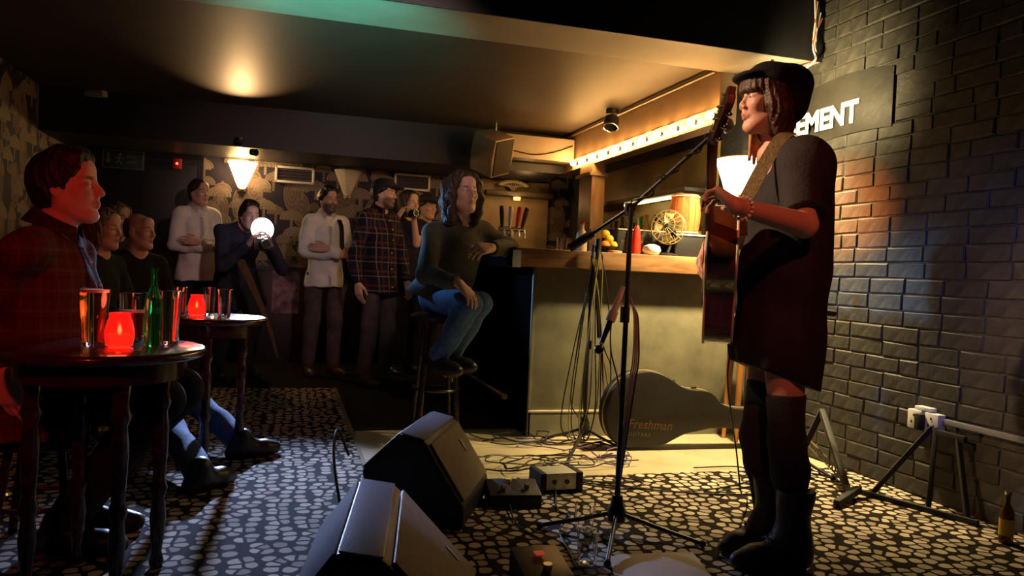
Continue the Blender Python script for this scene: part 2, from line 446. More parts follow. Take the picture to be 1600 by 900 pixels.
    def build(s, name, m, parent, h, color=None):
        verts, Q = s.mesh(h)
        loc = wloc(parent)
        me = bpy.data.meshes.new(name)
        me.vertices.add(len(verts)); me.vertices.foreach_set('co', (verts-loc).astype(np.float32).ravel())
        me.loops.add(len(Q)*4); me.loops.foreach_set('vertex_index', Q.astype(np.int32).ravel())
        me.polygons.add(len(Q)); me.polygons.foreach_set('loop_start', np.arange(0, len(Q)*4, 4, dtype=np.int32))
        me.update(calc_edges=True)
        me.polygons.foreach_set('use_smooth', np.ones(len(Q), bool))
        if color is not None:
            at_ = me.color_attributes.new('Col', 'FLOAT_COLOR', 'POINT')
            c = np.ones((len(verts), 4), np.float32); c[:, :3] = color(verts); at_.data.foreach_set('color', c.ravel())
        me.materials.append(m)
        o = bpy.data.objects.new(name, me); COL.objects.link(o); o.parent = parent
        return o

M_SKIN = mat('skin', (.6, .4, .3), .5, attr='Col', bump=.08, bscale=160)
M_EYE = mat('eye_white', (.8, .78, .75), .15)
M_IRIS = mat('iris', (.03, .02, .015), .1)

def ik(a, b, l1, l2, pole):
    a, b = V3(a), V3(b); d = b-a; L = min(np.linalg.norm(d), (l1+l2)*.999); u = unit(d)
    x = (l1*l1-l2*l2+L*L)/(2*L); h = math.sqrt(max(l1*l1-x*x, 0))
    p = V3(pole); p = unit(p-u*(p@u)); return a+u*x+p*h

class Head:
    """axes: f forward, l person's left, u up"""
    def __init__(s, c, yaw, pitch=0., roll=0., k=1.):
        # yaw: facing angle in the xy plane (radians, math convention)
        f0 = np.array([math.cos(yaw), math.sin(yaw), 0]); l0 = np.array([-math.sin(yaw), math.cos(yaw), 0]); z = np.array([0, 0, 1.])
        f1 = f0*math.cos(pitch)+z*math.sin(pitch); u1 = z*math.cos(pitch)-f0*math.sin(pitch)
        s.f = f1; s.u = u1*math.cos(roll)+l0*math.sin(roll); s.l = l0*math.cos(roll)-u1*math.sin(roll)
        s.c = V3(c); s.k = k*.93; s.A = np.stack([s.f, s.l, s.u])
    def P(s, f, l, u): return s.c+s.k*(s.f*f+s.l*l+s.u*u)
    def D(s, f, l, u): return s.f*f+s.l*l+s.u*u
    def loc(s, X): return ((X-s.c)@s.A.T)/s.k
    def skull(s, S, ears=True, fem=False):
        k = s.k; P = s.P; A = s.A
        j = .9 if fem else 1.
        S.ell(P(-.018, 0, .032), A, V3((.098, .076, .093))*k, .02)
        S.ell(P(.028, 0, -.04), A, V3((.064, .058*j, .083))*k, .03)
        for q in (1, -1):
            S.cone(P(.0, q*.05*j, -.055), P(.06, q*.02, -.108), .024*k*j, .018*k, .03)
            S.ell(P(.058, q*.038, -.022), A, V3((.03, .026, .026))*k, .02)
            S.cone(P(.082, q*.012, .024), P(.066, q*.045, .022), .012*k, .011*k, .012)
        S.ell(P(.07, 0, -.108), A, V3((.022, .024, .018))*k, .02)
        S.ell(P(.066, 0, .06), A, V3((.03, .05, .04))*k, .02)
        for q in (1, -1): S.ell(P(.098, q*.033, .002), A, V3((.017, .02, .0125))*k, .012, op=1)
        for q in (1, -1): S.ell(P(.074, q*.032, .0), A, V3((.0155, .0185, .0135))*k, .004)
        if fem: S.cone(P(.087, 0, .014), P(.103, 0, -.022), .0070*k, .0092*k, .012); S.cone(P(.103, 0, -.022), P(.105, 0, -.026), .0095*k, .0095*k, .006)
        else: S.cone(P(.088, 0, .018), P(.110, 0, -.026), .0075*k, .0105*k, .012); S.cone(P(.110, 0, -.026), P(.111, 0, -.031), .0105*k, .0105*k, .006)
        for q in (1, -1): S.ell(P(.098, q*.0125, -.034), A, V3((.012, .008, .008))*k, .006)
        S.cone(P(.088, 0, -.05), P(.089, 0, -.055), .011*k, .010*k, .012)
        S.cone(P(.086, .019, -.065), P(.096, 0, -.061), .0055*k, .0075*k, .005); S.cone(P(.086, -.019, -.065), P(.096, 0, -.061), .0055*k, .0075*k, .005)
        S.cone(P(.083, .017, -.071), P(.092, 0, -.074), .006*k, .0085*k, .004); S.cone(P(.083, -.017, -.071), P(.092, 0, -.074), .006*k, .0085*k, .004)
        if ears:
            for q in (1, -1):
                S.ell(P(-.012, q*.077, -.008), A, V3((.021, .010, .033))*k, .008)
                S.ell(P(-.006, q*.086, -.006), A, V3((.010, .008, .018))*k, .006, op=1)
    def paint(s, X, C, skin, lip, brow, beard=None, beard_hi=-.03, browk=1.):
        y = s.loc(X); f, l, u = y[:, 0], np.abs(y[:, 1]), y[:, 2]
        def put(w, col): C[:] = C*(1-w[:, None])+np.array(col)*w[:, None]
        sm = lambda x, a, b: np.clip((x-a)/(b-a), 0, 1)
        near = (np.linalg.norm(y, axis=1) < .19)
        # warm cheeks, nose
        put(.25*near*np.exp(-(((f-.085)/.03)**2+((l-.035)/.025)**2+((u+.03)/.025)**2)), (.62*skin[0]/.6, .2, .15))
        if beard is not None:
            w = near*sm(f, .0, .03)*sm(-u, -beard_hi, -beard_hi+.02)*(u > -.15)
            w = np.maximum(w, near*(f > .075)*(np.abs(u+.05) < .008)*(l < .03))
            put(.88*w, beard)
        put(.8*near*(f > .078)*np.exp(-((l/.019)**4+((u+.067)/.011)**4)), lip)
        put(.9*near*(f > .05)*np.exp(-(((l-.034)/.021)**4+((u-.0245-.06*(.03-np.abs(l-.034))+.0)/.0052)**4))*browk, brow)
        put(.85*near*(f > .05)*np.exp(-(((l-.032)/.014)**4+((u-.0005)/.0055)**4)), (.05, .035, .03))
        put(.5*near*(f > .05)*np.exp(-(((l-.032)/.018)**4+((u-.0005)/.011)**4)), tuple(.45*np.array(skin)))
    def eyes(s, parent, look=(1, 0, 0)):
        for q in (1, -1):
            e = MB().ball(s.P(.0755, q*.032, 0), .0145*s.k, 14, 10).build('eye', M_EYE, parent, smooth=True)
            d = unit(s.D(*look)); MB().ball(s.P(.0755, q*.032, 0)+d*.0085*s.k, .0072*s.k, 10, 7).build('iris', M_IRIS, e, smooth=True)
    def hair(s, S, style, thick=.012):
        k = s.k; P = s.P; A = s.A; t = thick
        face = ((P(.072, 0, .066)), s.D(-.80, 0, .60))
        ear = (P(-.02, 0, -.05), s.D(-.75, 0, .66))
        if style in ('short', 'crop'):
            S.ell(P(-.02, 0, .034), A, (V3((.100, .078, .095))+t)*k, .01, cuts=[face, (P(-.03, 0, -.02), s.D(-.55, 0, .83))])
            S.ell(P(-.03, 0, .0), A, (V3((.085, .075, .10))+t*.8)*k, .02, cuts=[(P(-.035, 0, 0), s.D(-1, 0, .0)), (P(0, 0, -.075), s.D(0, 0, 1))])
            if style == 'short':
                S.cone(P(.055, -.04, .105), P(.062, .04, .105), .022*k, .02*k, .03); S.cone(P(.0, -.03, .125), P(.0, .03, .125), .02*k, .02*k, .04)
                for q in (1, -1): S.cone(P(.0, q*.076, .035), P(.012, q*.074, -.01), .012*k, .007*k, .02)
        if style == 'balding':
            S.ell(P(-.02, 0, .03), A, (V3((.100, .078, .095))+.004)*k, .01, cuts=[(P(-.01, 0, 0), s.D(-1, 0, -.25)), (P(0, 0, .07), s.D(-.3, 0, -1)), (P(0, 0, -.07), s.D(0, 0, 1))])
        if style == 'mop':
            S.ell(P(-.02, 0, .036), A, (V3((.100, .080, .095))+.022)*k, .01, cuts=[(P(.060, 0, .070), s.D(-.86, 0, .5))])
            S.cone(P(.035, -.05, .10), P(.04, .05, .10), .03*k, .03*k, .03)
            for q in (1, -1):
                for a_, b_, r_ in (((.035, .085, .06), (.02, .10, -.03), .034), ((.02, .10, -.03), (.012, .095, -.105), .034), ((.012, .095, -.105), (.0, .085, -.165), .026), ((-.03, .09, .05), (-.035, .10, -.06), .045), ((-.035, .10, -.06), (-.04, .085, -.165), .042)):
                    S.cone(P(a_[0], q*a_[1], a_[2]), P(b_[0], q*b_[1], b_[2]), r_*k, r_*.85*k, .02)
            S.cone(P(-.07, 0, .05), P(-.08, 0, -.16), .075*k, .055*k, .04)
        if style in ('long', 'bob'):
            S.ell(P(-.02, 0, .036), A, (V3((.100, .080, .095))+t)*k, .01, cuts=[face])
            for q in (1, -1):
                z1 = -.17 if style == 'long' else -.12
                S.cone(P(.02, q*.075, .07), P(.015, q*.085, -.05), .03*k, .026*k, .03, flat=(s.l, .75))
                S.cone(P(.015, q*.085, -.05), P(.01, q*.078, z1), .028*k, .016*k, .03)
                S.cone(P(-.03, q*.075, .05), P(-.04, q*.07, z1-.01), .045*k, .03*k, .03)
            S.cone(P(-.07, 0, .05), P(-.075, 0, z1-.01), .06*k, .04*k, .04)
def hair_disp(H, amp=.004, fr=90.):
    def fn(P):
        y = ((P-H.c.astype(np.float32))@H.A.T.astype(np.float32))/H.k
        th = np.arctan2(y[:, 1], y[:, 0]+.001)
        return (amp*np.sin(th*fr/6+3*np.sin(y[:, 2]*25))*np.cos(y[:, 2]*18+th*3)+amp*.5*np.sin(th*fr/2.6+y[:, 2]*40)).astype(np.float32)
    return fn
def folds(amp=.006, s=1., ph=0.):
    def fn(P):
        x, y, z = P[:, 0]*s, P[:, 1]*s, P[:, 2]*s
        return (amp*(np.sin(38*x+21*z+3*np.sin(9*y+ph)+ph)*.5+np.sin(33*y-26*z+2.5*np.sin(11*x)+1.7*ph)*.5+.6*np.sin(17*z+14*x-13*y+ph))).astype(np.float32)
    return fn

def hand(S, w, d, n, side, curl=(.5, .5, .4), spread=.0, thumb=.5, k=1., r=.0085):
    """w wrist, d finger direction, n palm normal (towards what it grips), side: thumb direction sign on d x n"""
    d = unit(d); n = V3(n); n = unit(n-d*(n@d)); t = np.cross(d, n)*side
    for i, (o, kn, L) in enumerate(((.031, .088, (.040, .026, .020)), (.010, .092, (.044, .029, .022)), (-.011, .088, (.040, .027, .020)), (-.030, .080, (.032, .021, .018)))):
        a = w+d*.012*k+t*o*.55*k; b = w+d*kn*k+t*o*k
        S.cone(a, b, .0165*k, .0125*k, .012)
        p = b; ang = 0.
        for j in range(3):
            ang += curl[j]*(1+.08*i); e = d*math.cos(ang)+n*math.sin(ang)+t*spread*(1.5-i)*.25
            q = p+unit(e)*L[j]*k
            S.cone(p, q, (r-.0007*j)*k, (r-.0007*(j+1))*k, .003); p = q
    S.cone(w+d*.01*k, w+d*.075*k, .018*k, .014*k, .02, flat=(n, .75))
    p = w+d*.02*k+t*.026*k+n*.006*k; q = p+unit(d*.62+t*.62+n*.3*thumb)*.045*k
    S.cone(p, q, .0155*k, .0115*k, .01)
    q2 = q+unit(d*.85+t*(.5-.7*thumb)+n*.7*thumb)*.032*k; S.cone(q, q2, .0105*k, .0095*k, .003)
    q3 = q2+unit(d*.85+t*(.25-.9*thumb)+n*.9*thumb)*.026*k; S.cone(q2, q3, .0095*k, .008*k, .003)

DEF = dict(pelvis=(0, 0, .95), waist=(0, 0, 1.08), chest=(0, .01, 1.29), neck=(0, .02, 1.47), head=(0, -.02, 1.625),
           shL=(.16, .02, 1.415), shR=(-.16, .02, 1.415), elL=(.215, .04, 1.13), elR=(-.215, .04, 1.13), wrL=(.22, -.04, .88), wrR=(-.22, -.04, .88),
           hipL=(.09, 0, .92), hipR=(-.09, 0, .92), knL=(.11, -.02, .50), knR=(-.11, -.02, .50), anL=(.12, .02, .085), anR=(-.12, .02, .085),
           toL=(.145, -.13, .03), toR=(-.145, -.13, .03))
def person(label, base, face, scale=1., pose=None, skin=(.52, .33, .25), hair_style='short', hair_mat=None, hair_col=(.03, .02, .015), top=None, top_long=1., hem=.82, bottom=None, shoe=None,
           h=.007, hc=.010, head_yaw=0., head_pitch=0., head_roll=0., beard=None, hands=None, eyes=False, girth=1., legs=True, collar=None, group=None, cap=None, seed=0., name='person', bodyleg=False, wpose=None, placket=None, fold=.0055):
    """base: ground point under the pelvis (world); face: facing angle (math convention)"""
    J = dict(DEF); J.update(pose or {})
    R = rotz(face+math.pi/2)
    J = {k_: V3(base)+R@(V3(v)*scale) for k_, v in J.items()}
    if wpose: J.update({k_: V3(v) for k_, v in wpose.items()})
    fdir = np.array([math.cos(face), math.sin(face), 0]); s = scale; g = girth
    T = thing(name, label, 'person', base, group)
    H = Head(J['head'], face+head_yaw, head_pitch, head_roll, s)
    hands = hands or {}
    lr = unit(J['shL']-J['shR']); fwd = unit(np.cross(lr, J['neck']-J['pelvis']))
    S = Sdf()
    S.cone(J['pelvis'], J['waist'], .105*s*g, .105*s*g, .04, flat=(fwd, .78)); S.cone(J['waist'], J['chest'], .105*s*g, .118*s*g, .05, flat=(fwd, .74))
    S.cone(J['shL'], J['shR'], .044*s, .044*s, .05); S.cone(J['chest'], J['neck'], .12*s, .055*s, .05, flat=(fwd, .8))
    S.cone(J['neck'], H.P(-.022, 0, -.05), .056*s*min(g, 1.1), .052*s, .03)
    for q in 'LR': S.cone(J['neck']+(H.c-J['neck'])*.12, J['neck']*.35+J['sh'+q]*.65, .040*s, .042*s, .04)
    H.skull(S, hair_style not in ('long', 'bob', 'mop'))
    for q in 'LR':
        S.cone(J['sh'+q], J['el'+q], .043*s, .037*s, .03); S.cone(J['el'+q], J['wr'+q], .037*s, .025*s, .015)
        hd = hands.get(q)
        if hd is None: hd = dict(d=J['wr'+q]-J['el'+q]+np.array([0, 0, -.02]), n=-lr if q == 'L' else lr, curl=(.25, .3, .25))
        hand(S, J['wr'+q], hd['d'], hd['n'], hd.get('side', 1 if q == 'R' else -1), hd.get('curl', (.4, .4, .3)), hd.get('spread', 0), hd.get('thumb', .4), s*.98)
        if bodyleg:
            S.cone(J['hip'+q], J['kn'+q], .08*s, .055*s, .03); S.cone(J['kn'+q], J['an'+q], .052*s, .035*s, .02)
    def colr(X):
        C = np.tile(np.array(skin), (len(X), 1)); H.paint(X, C, skin, (.42, .16, .14), hair_col, beard); return C
    S.build('body', M_SKIN, T, h, colr)
    if eyes: H.eyes(T)
    # shirt / jumper
    if top is not None:
        S = Sdf(); o = .014*s
        hemp = J['pelvis']+(J['waist']-J['pelvis'])*0-unit(J['waist']-J['pelvis'])*(.95-hem)*s
        axis = unit(J['waist']-J['pelvis'])
        S.cone(hemp-axis*.05, J['waist'], .178*s*g+o, .134*s*g+o, .05, flat=(fwd, .84), cuts=[(hemp, axis)])
        S.cone(J['waist'], J['chest'], .124*s*g+o, .132*s*g+o, .05, flat=(fwd, .80))
        S.cone(J['shL'], J['shR'], .047*s+o, .047*s+o, .05); S.cone(J['chest'], J['neck'], .12*s+o, .055*s+o, .05, flat=(fwd, .82), cuts=[(J['neck']+fwd*.0+(J['neck']-J['chest'])*.02, J['chest']-J['neck']-.55*fwd*np.linalg.norm(J['chest']-J['neck']))])
        for q in 'LR': S.cone(J['neck']+(J['sh'+q]-J['neck'])*.30+(H.c-J['neck'])*.02, J['neck']*.3+J['sh'+q]*.7, .040*s+o, .044*s+o, .04)
        for q in 'LR':
            a, b, c = J['sh'+q], J['el'+q], J['wr'+q]
            if top_long >= 1:
                S.cone(a, b, .047*s+o, .041*s+o, .03); S.cone(b, c+(c-b)*.05, .041*s+o, .029*s+o, .02, cuts=[(c-(c-b)*.03, b-c)])
            else:
                e = a+(b-a)*min(1, top_long*2); S.cone(a, e+(b-a)*.1, .058*s+o, .052*s+o, .03, cuts=[(e, a-b)])
                if top_long > .5: e2 = b+(c-b)*(top_long-.5)*2; S.cone(b, e2+(c-b)*.1, .047*s+o, .043*s+o, .02, cuts=[(e2, b-c)])
        S.disp = folds(fold, 1/s, seed)
        sh = S.build('shirt', top, T, hc)
        if collar is not None:
            c0 = J['neck']+(H.P(-.022, 0, -.05)-J['neck'])*.12
            ax = unit(H.P(-.022, 0, -.05)-J['neck'])
            mb = MB(); x, y, z = frame_from(ax, fwd); yy = unit(fwd-ax*(fwd@ax)); xx = np.cross(yy, ax)
            for sg in (1, -1):
                pts_t, pts_b = [], []
                for i in range(9):
                    t = math.pi/2-(i/8)*math.pi if False else (math.pi/2 - sg*(.30+i/8*(math.pi-.28)))
                    rr = .064*s*max(1, g*.95); d = xx*math.cos(t)+yy*math.sin(t)
                    pts_t.append(c0+d*(rr+.002)+ax*(.052*s-.020*s*math.sin(t))); pts_b.append(c0+d*(rr+.030*s)+ax*(.012*s-.045*s*max(0, math.sin(t))**3))
                vs_ = pts_t+pts_b; mb.add(vs_, [(i, i+1, 9+i+1, 9+i) for i in range(8)])
            mb.build('collar', collar, sh, smooth=True, solid=.004)
            if placket is not None:      # button band down the front
                pn = [J['neck']+fwd*.075*s*g-np.array([0, 0, .03])*s, J['chest']+fwd*(.128*g+.012)*s, J['waist']+fwd*(.112*g+.014)*s, hemp+fwd*(.140*g+.012)*s]
                PP = spline(pn, 6); wv = lr*.014*s
                MB().add([q for p in PP for q in (p-wv, p+wv)], [(2*i, 2*i+1, 2*i+3, 2*i+2) for i in range(len(PP)-1)]).build('button_band', placket, sh, smooth=True, solid=.004)
                for i in range(2, len(PP)-1, 3): MB().ball(PP[i]+fwd*.005, .006*s, 8, 6).build('button', M_WHITE, sh, smooth=True)
    if bottom is not None and legs:
        S = Sdf(); o = .012*s
        S.cone(J['pelvis'], J['waist']-(J['waist']-J['pelvis'])*.35, .128*s*g, .105*s*g, .05, flat=(fwd, .76))
        for q in 'LR':
            S.cone(J['hip'+q], J['kn'+q], .070*s*min(g, 1.15)+o, .058*s+o, .025); c = J['an'+q]; S.cone(J['kn'+q], c, .06*s+o, .05*s+o*.6, .025, cuts=[(c+(J['kn'+q]-c)*.02, J['kn'+q]-c)])
        S.disp = folds(.004, 1/s, seed+2)
        S.build('trousers', bottom, T, hc)
        for q in 'LR':
            S = Sdf(); a, t_ = J['an'+q], J['to'+q]; dn = np.array([0, 0, 1.]) if abs((t_-a)[2]) < .12*s else unit(np.cross(np.cross(t_-a, (0, 0, 1)), t_-a))
            bd = unit((t_-a)-dn*((t_-a)@dn)); hl = a-bd*.045*s-dn*(.05*s)
            sole = a-dn*.085*s
            cut = [(sole, dn)]
            S.cone(a+dn*.02*s, a-dn*.03*s, .048*s, .05*s, .03, cuts=cut); S.cone(hl, t_-dn*0, .038*s, .036*s, .03, cuts=cut); S.cone(a-dn*.01*s, t_+bd*-.03*s, .045*s, .036*s, .03, cuts=cut); S.cone(t_, t_+bd*.045*s, .040*s, .032*s, .03, cuts=cut)
            S.build('shoe', shoe or M_RUBBER, T, hc)
    if hair_mat is not None and hair_style != 'bald':
        S = Sdf(); H.hair(S, hair_style); S.disp = hair_disp(H, .003 if hair_style in ('short', 'crop', 'balding') else .005); S.build('hair', hair_mat, T, max(h*.9, .005))
    if cap is not None:
        S = Sdf(); S.ell(H.P(-.012, 0, .062), H.A, V3((.122, .098, .085))*H.k, .01, cuts=[(H.P(0, 0, .052), H.D(-.15, 0, 1))])
        S.ell(H.P(.12, 0, .052), H.A, V3((.075, .07, .012))*H.k, .02)
        S.build('cap', cap, T, h)
    return T, J, H, fwd
# ------------------------------------------------------------------ the room
XW, YB, YBACK, XL, ZC = 2.90, 4.36, 7.80, -1.95, 2.30
def struct(name, mb, m, parent=None, **kw):
    o = mb.build(name, m, parent, **kw); o['kind'] = 'structure'; return o
def slab(x0, x1, y0, y1, z0, z1): return MB().box(((x0+x1)/2, (y0+y1)/2, (z0+z1)/2), (x1-x0, y1-y0, z1-z0))
M_LINO = mat('beige_lino', (.40, .34, .22), .5, var=.18, vscale=3.5, bump=.05, bscale=30)
M_DARKFLOOR = mat('dark_floor_zone', (.014, .011, .010), .85, var=.3, vscale=6, spec=.08)  # near-black floor area beyond the beige strip
M_CEIL = mat('ceiling_paint', (.065, .047, .035), .55, var=.15, vscale=2.5, bump=.04, bscale=6)
M_BEAM = mat('beam_paint', (.30, .27, .22), .6, var=.1, vscale=4)
struct('floor', slab(XL-.1, XW+.1, -.3, YBACK+.1, -.1, 0), M_LINO)
M_CARPET = carpet_mat()
mb = MB(); P = [(XL, -.2), (XW, -.2), (XW, 3.46), (.40, 3.46), (.40, 6.2), (XL, 6.2)]
mb.prism(P, (0, 0, 0), (1, 0, 0), (0, 1, 0), (0, 0, 1), 0, .006)
struct('floor_carpet', mb, M_CARPET)
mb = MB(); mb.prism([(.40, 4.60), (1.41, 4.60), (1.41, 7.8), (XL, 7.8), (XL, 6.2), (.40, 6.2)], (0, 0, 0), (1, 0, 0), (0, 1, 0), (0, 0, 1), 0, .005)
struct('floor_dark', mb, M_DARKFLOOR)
struct('trim_1', slab(.385, .405, 3.46, 6.2, 0, .009), mat('carpet_bar', (.35, .27, .14), .35, metal=.6))
struct('ceiling', slab(XL-.1, XW+.1, 3.80, YBACK+.1, ZC, ZC+.12), M_CEIL)
struct('ceiling_stage', slab(XL-.1, XW+.1, -.3, 3.80, 2.95, 3.05), M_BLACK)
bo = struct('trim_2', slab(XL, XW, 3.775, 4.20, 2.265, ZC+.65), M_BEAM)
fo = struct('trim_3', slab(XL, XW, 3.765, 3.775, 2.262, 2.96), M_BLACK)                       # black face of the beam
M_NAVY = mat('navy_black_paint', (.010, .010, .016), .5, var=.2, vscale=3)
struct('trim_4', slab(XL, 2.5, 6.95, YBACK, 1.945, ZC), M_NAVY)                             # dropped soffit at the back
M_BULK = mat('brown_bulkhead', (.22, .14, .08), .5, var=.2, vscale=5)
struct('trim_5', slab(2.50, 2.62, 4.20, 6.98, 1.955, ZC), M_BULK)
struct('trim_6', slab(2.47, 2.56, 4.20, 6.95, 1.945, 1.957), M_BULK)                       # bottom lip of the bulkhead
M_WP = wallpaper_mat()
wb = struct('wall_back', slab(XL-.1, XW+.1, YBACK, YBACK+.1, 0, ZC), M_WP)
M_DADO = mat('dark_dado', (.016, .013, .016), .45, var=.25, vscale=4)
for i in range(12):
    x0 = XL+i*.405
    MB().box((x0+.2025, YBACK-.008, .45), (.395, .016, .90)).build('panel', M_DADO, wb, bevel=.004)
struct('trim_7', slab(XL, XW, YBACK-.03, YBACK, .90, .94), M_DADO)
wl = struct('wall_left', slab(XL-.1, XL, -.3, YBACK, 0, 2.95), M_WP)
d1 = struct('door_1', slab(-1.72, -.80, YBACK-.02, YBACK, 0, 1.94), mat('dark_door', (.012, .012, .02), .4))
MB().cyl((-.86, YBACK-.05, 1.0), (-.86, YBACK-.02, 1.0), .02).build('door_handle', M_CHROME, d1, smooth=True)
for a, b, c, d in ((-1.66, -.86, .15, .9), (-1.66, -.86, 1.05, 1.85)):
    MB().box(((a+b)/2, YBACK-.024, (c+d)/2), (b-a, .012, d-c)).build('door_panel', MATS['dark_door'], d1, bevel=.005)

# --- brick wall beside the stage
M_BRICK = mat('painted_brick', (.046, .044, .038), .55, var=.35, vscale=16, bump=.35, bscale=30, spec=.3)
M_MORTAR = mat('painted_mortar', (.048, .046, .040), .6, var=.3, vscale=20, bump=.5, bscale=60)
M_PATCH = mat('painted_render', (.050, .047, .040), .5, var=.25, vscale=9, bump=.35, bscale=14)
wr = struct('wall_right', slab(XW, XW+.12, -.3, YBACK+.1, 0, 2.95), M_MORTAR)
rng = random.Random(4)
def brick_data(rg, L, Hh):
    j = lambda a: rg.uniform(-a, a); c = .005+j(.002); p0 = .0015; p1 = .0062
    vs_ = []
    for x, ins in ((.004, 0), (-p0, 0), (-p1, c)):
        for sy, sz in ((-1, -1), (1, -1), (1, 1), (-1, 1)):
            vs_.append((x+(j(.0015) if ins else 0), sy*(L/2-ins)+j(.003), sz*(Hh/2-ins)+j(.003)))
    fs = [(8, 9, 10, 11)]
    for b in (0, 4): fs += [(b+i, b+(i+1) % 4, b+4+(i+1) % 4, b+4+i) for i in range(4)]
    return vs_, fs
def mesh_from(name, vs_, fs, m):
    bm = bmesh.new(); vv = [bm.verts.new(v) for v in vs_]
    for q in fs: bm.faces.new([vv[i] for i in q])
    bmesh.ops.recalc_face_normals(bm, faces=bm.faces[:]); me = bpy.data.meshes.new(name); bm.to_mesh(me); bm.free()
    me.materials.append(m); return me
bricks = []
CH, BL, JT = .0785, .225, .0075
for ci in range(37):
    zc = ci*CH+CH/2+.012; y = YB+.0-rng.uniform(0, .02)-(ci % 2)*.115
    first = True
    while y > -.1:
        L = BL if rng.random() > .16 else BL*.5
        if first and ci % 2 and L < BL: L = BL
        first = False
        yc = y-L/2
        if not (1.80 < zc < 2.12 and yc > 3.20):
            bricks.append((yc, zc, L))
        elif yc-L/2 < 3.20:
            pass
        y -= L+JT
bricks.sort(key=lambda b: -b[0] if b[1] < 2.75 else 10)
variants = {}
for L in (BL, BL*.5):
    variants[L] = [mesh_from('brick', *brick_data(rng, L, CH-JT), M_BRICK) for _ in range(7)]
for yc, zc, L in bricks[:298]:
    o = bpy.data.objects.new('brick', rng.choice(variants[L])); COL.objects.link(o); o.parent = wr
    l = wloc(wr); o.location = (XW-l[0]+rng.uniform(-.002, .002), yc-l[1], zc-l[2]); o.rotation_euler = (rng.uniform(-.006, .006), rng.uniform(-.015, .015), rng.uniform(-.012, .012))
mb = MB()
for yc, zc, L in bricks[298:]:
    vs_, fs = brick_data(rng, L, CH-JT); mb.add([(XW+v[0], yc+v[1], zc+v[2]) for v in vs_], fs)
o = mb.build('brickwork', M_BRICK, wr); o['kind'] = 'stuff'
mb = MB(); mb.grid(lambda u, v: (XW-.012-.004*math.sin(u*9)*math.sin(v*5), 3.205+u*1.155, 1.80+.012*math.sin(u*7)+v*(.305+.02*math.sin(u*5)+.03*u)), 20, 6)
mb.build('render_patch', M_PATCH, wr, smooth=True, solid=.02)
M_LETTER = mat('white_sign_paint', (.80, .78, .70), .5, var=.12, vscale=30)
me = text_mesh('BASEMENT', .165, .0065, .0012, 1.02)
xs = [v.co.x for v in me.vertices]; ys = [v.co.y for v in me.vertices]; ym = min(ys)
sx = (4.235-3.435)/(max(xs)-min(xs)); sy = .128/(max(ys)-ym)
place_text('lettering', me, M_LETTER, (XW-.0195, 4.235+min(xs)*sx, 1.862-ym*sy), (0, -1, 0), (0, 0, 1), wr, sx, sy)
# wall sockets, trunking
tr = thing('power_socket', 'white double power socket box on the brick wall with a black plug', 'socket', (2.87, 2.85, .33))
for yy in (2.91, 2.81):
    sk = MB().box((2.862, yy, .375), (.045, .078, .088)).build('socket_box', M_WHITE, tr, bevel=.005)
    for a, b in ((0, .02), (-.014, -.012), (.014, -.012)): MB().box((2.839, yy+a, .375+b), (.003, .007, .012)).build('socket_hole', M_RUBBER, sk)
MB().box((2.835, 2.862, .372), (.05, .036, .075)).build('plug', M_RUBBER, tr, bevel=.008)
MB().box((2.866, 2.87, .43), (.04, .09, .02)).build('terminal_cover', M_WHITE, tr, bevel=.004)
tag(MB().box((2.872, 1.9, .392), (.028, 1.72, .022)).build('cable_trunking', mat('grey_trunking', (.16, .17, .2), .45), bevel=.003), 'grey surface cable trunking running along the brick wall from the socket', 'trunking')
# wire bundle where beam meets wall
wbd = thing('wire_bundle', 'bundle of red, cream and black wires looping below the beam at the brick wall', 'wires', (2.85, 3.9, 2.1))
for i in range(6):
    c = [(.6, .12, .05), (.75, .72, .65), (.04, .04, .04), (.7, .66, .6), (.55, .1, .05), (.7, .68, .62)][i]
    p = [(2.86-.012*i, 3.745, 2.50+.03*i), (2.80+.01*(i % 3), 3.735, 2.36-.006*i), (2.83-.006*i, 3.742-.004*i, 2.27-.006*i), (2.78, 3.85+.01*i, 2.235-.007*i), (2.66, 3.97, 2.215-.008*i), (2.56, 4.05, 2.225-.008*i)]
    MB().tube(spline(p, 6), .0045, 6).build('wire', mat('wire_%d' % i, c, .5), wbd, smooth=True)

# --- back wall fittings
M_SHADE = mat('cream_shade', (.9, .84, .68), .5)
M_SHADE_LIT = mat('lit_shade', (.9, .75, .5), .5, emit=(1, .60, .24), estr=14)
def sconce(x, lit, label):
    t = thing('wall_sconce', label, 'wall lamp', (x, YBACK, 1.66))
    m = M_SHADE_LIT if lit else M_SHADE
    n = 5; R1, R0, h = .135, .032, .25
    for i in range(n):
        a0 = math.pi+math.pi*i/n; a1 = math.pi+math.pi*(i+1)/n
        q = [(x+R0*math.cos(a0), YBACK-.012+R0*math.sin(a0), 1.67), (x+R0*math.cos(a1), YBACK-.012+R0*math.sin(a1), 1.67), (x+R1*math.cos(a1), YBACK-.012+R1*.75*math.sin(a1), 1.67+h), (x+R1*math.cos(a0), YBACK-.012+R1*.75*math.sin(a0), 1.67+h)]
        MB().add(q, [(0, 1, 2, 3)]).build('shade_pane', m, t, solid=.004)
    MB().box((x, YBACK-.008, 1.70), (.07, .016, .12)).build('back_plate', mat('brass', (.5, .36, .15), .3, metal=1), t, bevel=.003)
    MB().ball((x, YBACK-.02, 1.655), .018).build('finial', MATS['brass'], t, smooth=True)
    if lit:
        MB().ball((x, YBACK-.06, 1.86), .03).build('bulb', mat('bulb_warm', (1, .9, .7), .3, emit=(1, .72, .38), estr=60), t, smooth=True)
        l = lamp('POINT', 'sconce_light', (x, YBACK-.14, 1.88), None, 11, (1, .62, .28), .03); l.parent = None
